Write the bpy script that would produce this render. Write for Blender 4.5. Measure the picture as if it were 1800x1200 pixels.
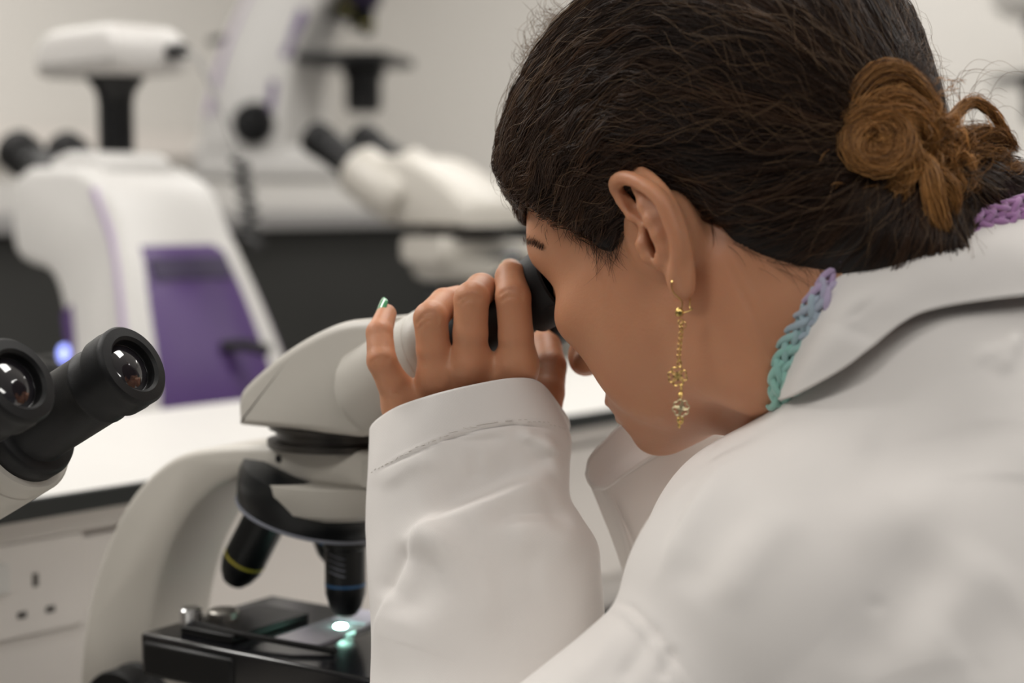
import bpy, bmesh, math, random
import numpy as np
from mathutils import Matrix, Vector

random.seed(4); rng = np.random.default_rng(7)
scene = bpy.context.scene
for _o in list(bpy.data.objects): bpy.data.objects.remove(_o)
COL = scene.collection
PI = math.pi

# ------------------------------------------------------------------ camera
FPX = 3000.0                       # focal length in pixels of the 1800 x 1200 frame
HORIZON = 340.0
PITCH = math.atan((600 - HORIZON) / FPX)
CAM = np.array([0.0, 0.0, 1.30])
cam_d = bpy.data.cameras.new('camera'); cam = bpy.data.objects.new('camera', cam_d); COL.objects.link(cam)
cam_d.sensor_width = 36.0; cam_d.lens = 36.0 * FPX / 1800.0
cam.location = CAM; cam.rotation_euler = (PI / 2 - PITCH, 0, 0)
cam_d.clip_start = 0.02; cam_d.clip_end = 60
cam_d.dof.use_dof = True; cam_d.dof.focus_distance = 0.80; cam_d.dof.aperture_fstop = 4.8
scene.camera = cam
FWD = np.array([0, math.cos(PITCH), -math.sin(PITCH)]); RIGHT = np.array([1.0, 0, 0]); UP = np.cross(RIGHT, FWD)

def at(px, py, d):                 # a point of the room seen at pixel (px, py), d metres in front of the lens
    return CAM + (FWD + RIGHT * (px - 900) / FPX - UP * (py - 600) / FPX) * d
def atmm(px, py, d): return at(px, py, d) * 1000.0
def pix(P):                        # where room points fall in the 1800 x 1200 frame
    v = np.asarray(P) - CAM; d = v @ FWD
    return 900 + FPX * (v @ RIGHT) / d, 600 - FPX * (v @ UP) / d, d

# ------------------------------------------------------------------ world, lamps, exposure
world = bpy.data.worlds.new('world'); scene.world = world; world.use_nodes = True
wb = world.node_tree.nodes['Background']; wb.inputs[0].default_value = (0.93, 0.95, 1.0, 1); wb.inputs[1].default_value = 0.09
scene.view_settings.view_transform = 'Standard'; scene.view_settings.look = 'None'
scene.view_settings.exposure = -0.07; scene.view_settings.gamma = 1.0; scene.view_settings.use_curve_mapping = False
def area(name, loc, size, power, col=(1, 1, 1), target=None):
    ld = bpy.data.lights.new(name, 'AREA'); ld.shape = 'RECTANGLE'; ld.size, ld.size_y = size
    ld.energy = power; ld.color = col
    o = bpy.data.objects.new(name, ld); COL.objects.link(o); o.location = loc
    if target is not None:
        o.rotation_euler = (Vector(target) - Vector(loc)).to_track_quat('-Z', 'Y').to_euler()
    return o
# four rows of ceiling panels, as a teaching laboratory has them
CEIL_Z = 2.75
PANELS = [(-1.6, -0.6, 24), (0.4, -0.6, 13), (-1.6, 1.5, 34), (0.4, 1.5, 25), (2.4, 1.5, 24), (-1.6, 3.6, 22), (0.4, 3.6, 22), (2.4, 3.6, 20), (2.4, -0.6, 22)]   # x, y, watts
for x, y, w in PANELS:
    area('ceiling_lamp', (x, y, CEIL_Z - 0.03), (1.2, 0.6), w, (1.0, 0.972, 0.93))

# ------------------------------------------------------------------ objects and mesh helpers
def tag(o, label=None, cat=None, group=None, kind=None):
    if label: o['label'] = label
    if cat: o['category'] = cat
    if group: o['group'] = group
    if kind: o['kind'] = kind
    return o
def empty(name, loc=(0, 0, 0), rz=0.0, scale=1.0):
    o = bpy.data.objects.new(name, None); COL.objects.link(o); o.empty_display_size = 0.05
    o.location = loc; o.rotation_euler = (0, 0, rz); o.scale = (scale,) * 3
    return o
def mesh_obj(name, V, F, mat, parent=None, smooth=True, sharp=None):
    me = bpy.data.meshes.new(name)
    V = np.asarray(V, dtype=np.float32)
    if isinstance(F, np.ndarray):
        n, k = F.shape
        me.vertices.add(len(V)); me.vertices.foreach_set('co', V.ravel())
        me.loops.add(n * k); me.loops.foreach_set('vertex_index', F.astype(np.int32).ravel())
        me.polygons.add(n); me.polygons.foreach_set('loop_start', np.arange(0, n * k, k, dtype=np.int32))
        me.polygons.foreach_set('loop_total', np.full(n, k, dtype=np.int32))
        me.update(calc_edges=True); me.validate()
    else:
        me.from_pydata([tuple(map(float, v)) for v in V], [], F); me.update()
    if smooth: me.polygons.foreach_set('use_smooth', np.ones(len(me.polygons), dtype=bool))
    if sharp: me.set_sharp_from_angle(angle=math.radians(sharp))
    me.materials.append(M[mat] if isinstance(mat, str) else mat)
    o = bpy.data.objects.new(name, me); COL.objects.link(o)
    if parent is not None: o.parent = parent
    return o
def copy_tree(o, parent=None):
    c = o.copy(); COL.objects.link(c)
    if parent is not None: c.parent = parent
    for ch in list(o.children): copy_tree(ch, c)
    return c

class MB:                                             # collects shapes of ONE part
    def __init__(s): s.v = []; s.f = []
    def add(s, V, F):
        b = len(s.v); s.v += [tuple(map(float, v)) for v in V]; s.f += [tuple(i + b for i in f) for f in F]; return s
    def box(s, c, size, rz=0.0, ry=0.0):
        m = Matrix.Rotation(rz, 3, 'Z') @ Matrix.Rotation(ry, 3, 'Y')
        V = [Vector(c) + m @ Vector((a * size[0] / 2, b * size[1] / 2, e * size[2] / 2)) for a in (-1, 1) for b in (-1, 1) for e in (-1, 1)]
        return s.add(V, [(0, 1, 3, 2), (4, 6, 7, 5), (0, 4, 5, 1), (2, 3, 7, 6), (0, 2, 6, 4), (1, 5, 7, 3)])
    def lathe(s, o, axis, prof, seg=32, ang=0.0):     # prof: (radius, distance along the axis)
        a = Vector(axis).normalized(); q = Vector((0, 0, 1)).rotation_difference(a)
        V = []; F = []; n = len(prof)
        for r, h in prof:
            for i in range(seg):
                t = 2 * PI * i / seg + ang
                V.append(Vector(o) + q @ Vector((max(r, 1e-5) * math.cos(t), max(r, 1e-5) * math.sin(t), h)))
        for j in range(n - 1):
            for i in range(seg):
                k = (i + 1) % seg
                F.append((j * seg + i, j * seg + k, (j + 1) * seg + k, (j + 1) * seg + i))
        F.append(tuple(reversed(range(seg)))); F.append(tuple((n - 1) * seg + i for i in range(seg)))
        return s.add(V, F)
    def prism(s, prof, y0, y1, inset=0.0):            # closed profile in (x, z), extruded along y; inset rounds the two rims
        P = [Vector((x, 0, z)) for x, z in prof]; n = len(P)
        def ring(y, d):
            out = []
            for i in range(n):
                e0 = (P[i] - P[i - 1]).normalized(); e1 = (P[(i + 1) % n] - P[i]).normalized()
                nrm = Vector((-(e0 + e1).z, 0, (e0 + e1).x))
                nrm = nrm.normalized() if nrm.length > 1e-6 else Vector((0, 0, 0))
                out.append(P[i] + nrm * d * s_ + Vector((0, y, 0)))
            return out
        ar = sum(P[i].x * P[(i + 1) % n].z - P[(i + 1) % n].x * P[i].z for i in range(n)); s_ = 1 if ar > 0 else -1
        rings = [ring(y0, 0), ring(y1, 0)] if inset <= 0 else [
            ring(y0, inset), ring(y0 + inset * .3, inset * .3), ring(y0 + inset, 0), ring(y1 - inset, 0), ring(y1 - inset * .3, inset * .3), ring(y1, inset)]
        V = [v for r in rings for v in r]; F = []
        for j in range(len(rings) - 1):
            for i in range(n):
                k = (i + 1) % n; F.append((j * n + i, j * n + k, (j + 1) * n + k, (j + 1) * n + i))
        F.append(tuple(reversed(range(n)))); m = (len(rings) - 1) * n; F.append(tuple(m + i for i in range(n)))
        return s.add(V, F)
    def tube(s, pts, r, seg=10, caps=True):
        V, F = tube_mesh([np.array(pts, float)], [np.broadcast_to(np.asarray(r, float), (len(pts),))], seg, caps)
        return s.add(V, F)
    def build(s, name, mat, parent=None, bevel=0.0, sharp=35, smooth=True, seg=2):
        o = mesh_obj(name, s.v, s.f, mat, parent, smooth=smooth)
        bm = bmesh.new(); bm.from_mesh(o.data); bmesh.ops.recalc_face_normals(bm, faces=bm.faces); bm.to_mesh(o.data); bm.free()
        if smooth: o.data.set_sharp_from_angle(angle=math.radians(sharp))
        if bevel > 0:
            b = o.modifiers.new('bevel', 'BEVEL'); b.width = bevel; b.segments = seg; b.limit_method = 'ANGLE'; b.angle_limit = math.radians(40)
            b.harden_normals = False
        return o
def tube_mesh(lines, radii, seg=3, caps=False):       # many tubes at once; every line has the same number of points
    L = np.asarray(lines, float); R = np.asarray(radii, float); N, n, _ = L.shape
    T = np.gradient(L, axis=1); T /= np.linalg.norm(T, axis=2, keepdims=True) + 1e-12
    ref = np.where(np.abs(T[:, :1, 2:3]) > .85, np.array([1.0, 0, 0]), np.array([0, 0, 1.0]))
    U = np.cross(T, np.broadcast_to(ref, T.shape)); U /= np.linalg.norm(U, axis=2, keepdims=True) + 1e-9
    for j in range(1, n):                             # carry the frame along
        u = U[:, j - 1] - T[:, j] * np.sum(U[:, j - 1] * T[:, j], axis=1, keepdims=True)
        U[:, j] = u / (np.linalg.norm(u, axis=1, keepdims=True) + 1e-9)
    W = np.cross(T, U)
    a = np.arange(seg) * 2 * PI / seg
    V = L[:, :, None] + R[:, :, None, None] * (U[:, :, None] * np.cos(a)[:, None] + W[:, :, None] * np.sin(a)[:, None])
    base = (np.arange(N) * n * seg)[:, None, None] + (np.arange(n - 1) * seg)[None, :, None]
    i = np.arange(seg); k = (i + 1) % seg
    F = np.stack([base + i, base + k, base + seg + k, base + seg + i], axis=-1).reshape(-1, 4)
    V = V.reshape(-1, 3)
    if not caps: return V, F
    F = [tuple(f) for f in F]
    for q in range(N):
        F.append(tuple(reversed([q * n * seg + x for x in range(seg)]))); F.append(tuple(q * n * seg + (n - 1) * seg + x for x in range(seg)))
    return V, F
def spline(P, n, closed=False):                       # Catmull-Rom through the points, n samples
    P = np.asarray(P, float); m = len(P)
    if closed: Q = np.vstack([P[-1], P, P[0], P[1]]); t = np.linspace(0, m, n, endpoint=False)
    else: Q = np.vstack([2 * P[0] - P[1], P, 2 * P[-1] - P[-2]]); t = np.linspace(0, m - 1, n)
    i = np.minimum(t.astype(int), (m if closed else m - 1) - 1); f = (t - i)[:, None]
    p0, p1, p2, p3 = Q[i], Q[i + 1], Q[i + 2], Q[i + 3]
    return .5 * (2 * p1 + (p2 - p0) * f + (2 * p0 - 5 * p1 + 4 * p2 - p3) * f * f + (3 * p1 - p0 - 3 * p2 + p3) * f ** 3)

# ------------------------------------------------------------------ a small sculpting kit: signed distances and surface nets (millimetres)
class Clay:
    def __init__(s, lo, hi, h):
        s.lo = np.asarray(lo, float); s.h = h; s.n = np.ceil((np.asarray(hi, float) - s.lo) / h).astype(int) + 1
        s.ax = [(s.lo[i] + h * np.arange(s.n[i])).astype(np.float32) for i in range(3)]
        s.d = np.full(s.n, 60.0, np.float32)
    def sl(s, lo, hi):
        a = np.clip(np.floor((np.asarray(lo) - s.lo) / s.h).astype(int), 0, s.n); b = np.clip(np.ceil((np.asarray(hi) - s.lo) / s.h).astype(int) + 1, 0, s.n)
        return tuple(slice(a[i], b[i]) for i in range(3))
    def grid(s, S): return s.ax[0][S[0]][:, None, None], s.ax[1][S[1]][None, :, None], s.ax[2][S[2]][None, None, :]
    def put(s, fn, lo, hi, k=4.0, op='add', pad=12.0):
        pad = max(pad, k + 2)
        S = s.sl(np.asarray(lo) - pad, np.asarray(hi) + pad); X, Y, Z = s.grid(S)
        if 0 in s.d[S].shape: return s
        e = fn(X, Y, Z); d = s.d[S]
        if op == 'add':
            h = np.maximum(k - np.abs(d - e), 0) / max(k, 1e-6); s.d[S] = np.minimum(d, e) - h * h * k * .25
        elif op == 'cut':
            e = -e; h = np.maximum(k - np.abs(d - e), 0) / max(k, 1e-6); s.d[S] = np.maximum(d, e) + h * h * k * .25
        elif op == 'push':                            # e is an offset: > 0 carves, < 0 raises
            s.d[S] = d + e
        return s
    def cone(s, a, b, ra, rb, k=4.0, op='add'):
        a = np.asarray(a, float); b = np.asarray(b, float); r = max(ra, rb)
        return s.put(lambda X, Y, Z: sd_cone(X, Y, Z, a, b, ra, rb), np.minimum(a, b) - r, np.maximum(a, b) + r, k, op)
    def chain(s, pts, rad, k=4.0, op='add', kk=2.0):
        P = np.asarray(pts, float); r = max(rad)
        return s.put(lambda X, Y, Z: sd_chain(X, Y, Z, P, rad, kk), P.min(0) - r, P.max(0) + r, k, op)
    def ell(s, c, r, k=4.0, op='add', R=None):
        c = np.asarray(c, float); r = np.asarray(r, float); m = r.max()
        return s.put(lambda X, Y, Z: sd_ell(X, Y, Z, c, r, R), c - m, c + m, k, op)
    def groove(s, pts, w, depth):                     # a soft line pressed in (depth > 0) or raised (depth < 0)
        P = np.asarray(pts, float)
        def fn(X, Y, Z):
            q = sd_chain(X, Y, Z, P, [0.0] * len(P), 0.0); return depth * np.exp(-(q / w) ** 2)
        return s.put(fn, P.min(0), P.max(0), 0, 'push', pad=3.5 * w)
    def sample(s, P):
        g = (np.asarray(P) - s.lo) / s.h; g = np.clip(g, 0, s.n - 1.001); i = g.astype(int); f = g - i
        out = 0
        for dx in (0, 1):
            for dy in (0, 1):
                for dz in (0, 1):
                    w = (f[:, 0] if dx else 1 - f[:, 0]) * (f[:, 1] if dy else 1 - f[:, 1]) * (f[:, 2] if dz else 1 - f[:, 2])
                    out = out + w * s.d[i[:, 0] + dx, i[:, 1] + dy, i[:, 2] + dz]
        return out
    def normal(s, P, e=None):
        e = e or s.h * 1.5; g = np.stack([s.sample(P + np.eye(3)[i] * e) - s.sample(P - np.eye(3)[i] * e) for i in range(3)], 1)
        return g / (np.linalg.norm(g, axis=1, keepdims=True) + 1e-9)
    def mesh(s):
        d = s.d; ins = d < 0; n = s.n
        cnt = np.zeros(n - 1, np.int8)
        for dx in (0, 1):
            for dy in (0, 1):
                for dz in (0, 1): cnt += ins[dx:n[0] - 1 + dx, dy:n[1] - 1 + dy, dz:n[2] - 1 + dz]
        c = np.argwhere((cnt > 0) & (cnt < 8)); idx = np.full(n - 1, -1, np.int32); idx[tuple(c.T)] = np.arange(len(c))
        acc = np.zeros((len(c), 3)); num = np.zeros(len(c))
        cor = [(x, y, z) for x in (0, 1) for y in (0, 1) for z in (0, 1)]
        for a in cor:
            for ax in range(3):
                if a[ax]: continue
                b = list(a); b[ax] = 1
                da = d[c[:, 0] + a[0], c[:, 1] + a[1], c[:, 2] + a[2]]; db = d[c[:, 0] + b[0], c[:, 1] + b[1], c[:, 2] + b[2]]
                m = (da < 0) != (db < 0); t = np.where(m, da / np.where(m, da - db, 1), 0)
                p = np.array(a, float)[None] + np.zeros((len(c), 3)); p[:, ax] += t
                acc += np.where(m[:, None], p, 0); num += m
        V = s.lo + (c + acc / num[:, None]) * s.h
        Fs = []
        for ax in range(3):
            u, w = (ax + 1) % 3, (ax + 2) % 3
            A = [slice(None)] * 3; B = [slice(None)] * 3; A[ax] = slice(0, -1); B[ax] = slice(1, None)
            e = np.argwhere(ins[tuple(A)] != ins[tuple(B)]); e = e[(e[:, u] > 0) & (e[:, w] > 0) & (e[:, u] < n[u] - 1) & (e[:, w] < n[w] - 1)]
            if not len(e): continue
            def id_(du, dw):
                q = e.copy(); q[:, u] += du; q[:, w] += dw; return idx[q[:, 0], q[:, 1], q[:, 2]]
            q = np.stack([id_(-1, -1), id_(0, -1), id_(0, 0), id_(-1, 0)], 1); flip = ~ins[e[:, 0], e[:, 1], e[:, 2]]
            q[flip] = q[flip][:, ::-1]; Fs.append(q)
        F = np.vstack(Fs); return V, F[(F >= 0).all(1)]
def sd_cone(X, Y, Z, a, b, ra, rb):
    a = a.astype(np.float32); v = (b - a).astype(np.float32); L2 = max(float(v @ v), 1e-6)
    t = np.clip(((X - a[0]) * v[0] + (Y - a[1]) * v[1] + (Z - a[2]) * v[2]) / L2, 0, 1)
    return np.sqrt((X - a[0] - t * v[0]) ** 2 + (Y - a[1] - t * v[1]) ** 2 + (Z - a[2] - t * v[2]) ** 2) - (ra + (rb - ra) * t).astype(np.float32)
def sd_chain(X, Y, Z, P, rad, kk):
    d = None
    for i in range(len(P) - 1):
        e = sd_cone(X, Y, Z, P[i], P[i + 1], rad[i], rad[i + 1])
        if d is None: d = e
        elif kk > 0:
            h = np.maximum(kk - np.abs(d - e), 0) / kk; d = np.minimum(d, e) - h * h * kk * .25
        else: d = np.minimum(d, e)
    return d
def sd_ell(X, Y, Z, c, r, R=None):                    # R: rows are the axes of the ellipsoid
    x, y, z = X - np.float32(c[0]), Y - np.float32(c[1]), Z - np.float32(c[2])
    if R is not None:
        R = np.asarray(R, np.float32)
        x, y, z = (R[0, 0] * x + R[0, 1] * y + R[0, 2] * z), (R[1, 0] * x + R[1, 1] * y + R[1, 2] * z), (R[2, 0] * x + R[2, 1] * y + R[2, 2] * z)
    r = r.astype(np.float32); k0 = np.sqrt((x / r[0]) ** 2 + (y / r[1]) ** 2 + (z / r[2]) ** 2)
    k1 = np.sqrt((x / r[0] ** 2) ** 2 + (y / r[1] ** 2) ** 2 + (z / r[2] ** 2) ** 2)
    return k0 * (k0 - 1) / np.maximum(k1, 1e-6)

class MM(MB):                                         # the same, given in millimetres
    def build(s, name, mat, parent=None, bevel=0.0, **k):
        s.v = [(x * .001, y * .001, z * .001) for x, y, z in s.v]
        return MB.build(s, name, mat, parent, bevel * .001, **k)

# ------------------------------------------------------------------ materials
M = {}
def mat(name, col, rough=.5, metal=0.0, var=.05, vscale=30.0, bump=0.0, bscale=200.0, emit=0.0, sss=0.0, sheen=0.0, coat=0.0, trans=0.0, spec=.5, col2=None):
    m = bpy.data.materials.new(name); m.use_nodes = True; nt = m.node_tree; b = nt.nodes['Principled BSDF']; L = nt.links
    tc = nt.nodes.new('ShaderNodeTexCoord')
    nz = nt.nodes.new('ShaderNodeTexNoise'); nz.inputs['Scale'].default_value = vscale; nz.inputs['Detail'].default_value = 4
    L.new(tc.outputs['Object'], nz.inputs['Vector'])
    mx = nt.nodes.new('ShaderNodeMix'); mx.data_type = 'RGBA'
    c2 = col2 if col2 else tuple(max(0, c * (1 - 2.2 * var)) for c in col)
    mx.inputs['A'].default_value = (*col, 1); mx.inputs['B'].default_value = (*c2, 1)
    L.new(nz.outputs['Fac'], mx.inputs['Factor']); L.new(mx.outputs['Result'], b.inputs['Base Color'])
    b.inputs['Roughness'].default_value = rough; b.inputs['Metallic'].default_value = metal
    b.inputs['Specular IOR Level'].default_value = spec
    if bump:
        n2 = nt.nodes.new('ShaderNodeTexNoise'); n2.inputs['Scale'].default_value = bscale; n2.inputs['Detail'].default_value = 3
        L.new(tc.outputs['Object'], n2.inputs['Vector'])
        bp = nt.nodes.new('ShaderNodeBump'); bp.inputs['Strength'].default_value = bump; bp.inputs['Distance'].default_value = .001
        L.new(n2.outputs['Fac'], bp.inputs['Height']); L.new(bp.outputs['Normal'], b.inputs['Normal'])
    if emit:
        b.inputs['Emission Color'].default_value = (*col, 1); b.inputs['Emission Strength'].default_value = emit
    if sss:
        b.inputs['Subsurface Weight'].default_value = sss; b.inputs['Subsurface Radius'].default_value = (1.0, .36, .18); b.inputs['Subsurface Scale'].default_value = .006
    if sheen: b.inputs['Sheen Weight'].default_value = sheen; b.inputs['Sheen Roughness'].default_value = .5
    if coat: b.inputs['Coat Weight'].default_value = coat; b.inputs['Coat Roughness'].default_value = .08
    if trans: b.inputs['Transmission Weight'].default_value = trans; b.inputs['IOR'].default_value = 1.45
    M[name] = m; return m
mat('wall_paint', (.61, .59, .56), .9, var=.02, vscale=2)
mat('ceiling_paint', (.80, .79, .77), .9, var=.02, vscale=2)
mat('floor_vinyl', (.20, .20, .20), .6, var=.06, vscale=20)
mat('white_laminate', (.60, .585, .56), .45, var=.02, vscale=8)
mat('trunking_plastic', (.66, .62, .585), .5, var=.02, vscale=10)
mat('black_edge', (.008, .010, .009), .45, var=.1)
mat('dark_panel', (.040, .040, .037), .6, var=.06, vscale=6)
mat('grey_edge', (.36, .35, .345), .5, var=.03)
mat('hole_dark', (.06, .055, .05), .8)
mat('scope_enamel', (.52, .49, .44), .42, var=.025, vscale=25, bump=.05, bscale=900)
mat('scope_enamel_dark', (.46, .435, .39), .45, var=.03, vscale=25)
mat('scope_white', (.57, .555, .535), .45, var=.02, vscale=20)
mat('scope_lilac', (.36, .28, .42), .45, var=.03)
mat('scope_purple', (.068, .025, .145), .42, var=.10, vscale=9, col2=(.052, .018, .11))
mat('purple_dark', (.022, .010, .05), .5, var=.1)
mat('black_rubber', (.005, .005, .0055), .5, var=.12, vscale=60, bump=.08, bscale=1500, spec=.3)
mat('black_plastic', (.006, .006, .0065), .4, var=.1, vscale=60, spec=.35)
mat('black_gloss', (.007, .007, .009), .16, var=.05, coat=.3)
mat('objective_black', (.004, .005, .006), .35, var=.1, spec=.35)
mat('chrome', (.62, .62, .63), .22, 1.0, var=.04)
mat('steel_dull', (.40, .38, .35), .4, 1.0, var=.08)
mat('gunmetal', (.05, .045, .04), .35, .6, var=.1)
mat('band_yellow', (.42, .36, .04), .4); mat('band_blue', (.02, .10, .24), .4)
mat('print_grey', (.20, .21, .25), .5)
mat('lens_glass', (.015, .013, .016), .06, var=0, spec=.9, coat=1.0)
mat('lamp_green_white', (.50, 1.0, .80), .3, var=0, emit=40.0)
mat('front_glass', (.86, .9, .9), .25, var=0)
mat('led_blue', (.32, .38, 1.0), .3, var=0, emit=2.4)
mat('slide_glass', (.62, .60, .66), .08, var=.02, trans=.55)
mat('slide_paper', (.50, .49, .58), .6, var=.04)
mat('cable_grey', (.30, .29, .28), .6); mat('cable_black', (.02, .02, .02), .5)
mat('camera_white', (.56, .54, .52), .45, var=.02)
mat('specimen_yellow', (.45, .42, .12), .5)

# ------------------------------------------------------------------ the room and its benches
AL = math.radians(41); NB = np.array([math.cos(AL), -math.sin(AL), 0]); BB = np.array([math.sin(AL), math.cos(AL), 0])
P0 = np.array([-0.308, 1.126, 0.0])                    # a point of the front edge of the raised middle shelf
RZ = PI / 2 - AL                                       # a box of rotation RZ has its x along the benches, its y away from the sitter
def bench(name, s0, s1, v0, v1, z0, z1, m, parent=None, bevel=.002, kind=None, label=None, cat=None):
    c = P0 + BB * (s0 + s1) / 2 - NB * (v0 + v1) / 2; c[2] = (z0 + z1) / 2
    o = MB().box((0, 0, 0), (s1 - s0, v1 - v0, z1 - z0)).build(name, m, None, bevel)
    o.location = c; o.rotation_euler = (0, 0, RZ)
    if parent is not None:
        o.parent = parent; o.matrix_parent_inverse = parent.matrix_world.inverted()
    return tag(o, label, cat, kind=kind)
tag(MB().box((0.5, 2.5, -.05), (12, 12, .1)).build('floor', 'floor_vinyl'), kind='structure')
tag(MB().box((0.5, 2.5, CEIL_Z + .05), (12, 12, .1)).build('ceiling', 'ceiling_paint'), kind='structure')
bench('wall_back', -5, 3.3, 3.05, 3.2, 0, CEIL_Z, 'wall_paint', kind='structure', bevel=0)
bench('wall_right', 3.2, 3.35, -1.2, 3.05, 0, CEIL_Z, 'wall_paint', kind='structure', bevel=0)

def bench_thing(name, label, parts):
    r = empty(name, P0 + np.array([0, 0, .0]), RZ); tag(r, label, 'bench')
    bpy.context.view_layer.update()
    for p in parts: bench(*p, parent=r)
    return r
bench_thing('lab_bench', 'white laboratory bench the front microscopes stand on', [
    ('worktop', -1.6, 2.2, -.62, .0, .872, .90, 'white_laminate'), ('cabinet_body', -1.58, 2.2, -.56, .0, .10, .872, 'grey_edge'), ('plinth', -1.58, 2.2, -.52, .0, 0, .10, 'dark_panel')])
mid = bench_thing('raised_shelf', 'white raised shelf with black edge above the socket trunking', [
    ('shelf_top', -1.6, 2.6, -.004, .31, 1.0865, 1.10, 'white_laminate'), ('edge_strip', -1.6, 2.6, -.007, -.004, 1.086, 1.1005, 'black_edge'),
    ('trunking', -1.6, 2.6, .022, .30, .90, 1.086, 'trunking_plastic'), ('trunking_lip', -1.6, 2.6, .010, .022, 1.069, 1.086, 'trunking_plastic'),
    ('trunking_cover', -1.6, 2.6, .014, .022, .935, 1.064, 'trunking_plastic')])
bench_thing('lab_bench', 'white bench behind the raised shelf carrying the purple backed microscope', [
    ('worktop', -1.6, 2.6, .31, .98, .872, .90, 'white_laminate'), ('cabinet_body', -1.58, 2.6, .31, .92, .10, .872, 'grey_edge'), ('plinth', -1.58, 2.6, .31, .88, 0, .10, 'dark_panel')])
bench_thing('lab_bench', 'far bench with pale edge and dark front panel along the back wall', [
    ('front_panel', -2.6, 2.56, 1.92, 2.9, .0, 1.225, 'dark_panel'), ('worktop', -2.6, 2.56, 1.88, 3.04, 1.225, 1.262, 'grey_edge'),
    ('upstand', -2.6, 2.56, 2.02, 3.04, 1.262, 1.322, 'white_laminate'), ('cable_trunking', -2.6, 2.56, 2.98, 3.045, 1.40, 1.47, 'trunking_plastic')])
bench_thing('lab_bench', 'far bench behind the bun carrying the microscope cut off by the picture edge', [
    ('front_panel', 2.64, 3.1, -1.0, 3.0, .0, 1.225, 'dark_panel'), ('worktop', 2.60, 3.19, -1.0, 3.0, 1.225, 1.262, 'grey_edge'),
    ('upstand', 2.72, 3.19, -1.0, 3.0, 1.262, 1.322, 'white_laminate')])

def socket(s, z):                                      # a British double socket plate on the trunking
    c = P0 + BB * s - NB * .0125; c[2] = z
    r = empty('socket_outlet', c, RZ); tag(r, 'white double wall socket on the shelf trunking', 'socket')
    MM().box((0, 0, 0), (146, 3, 64)).build('face_plate', 'trunking_plastic', r, 1.2)
    for sx in (-34, 34):
        MM().box((sx, -1.5, 5), (4.2, 1.2, 9)).build('pin_slot', 'hole_dark', r, .3)
        for dx in (-11, 11): MM().box((sx + dx, -1.5, -17), (7, 1.2, 4.4)).build('pin_slot', 'hole_dark', r, .3)
        MM().box((sx + (26 if sx < 0 else -26), -2.2, 10), (11, 3.4, 20)).build('rocker_switch', 'white_laminate', r, .8)
    return r

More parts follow.
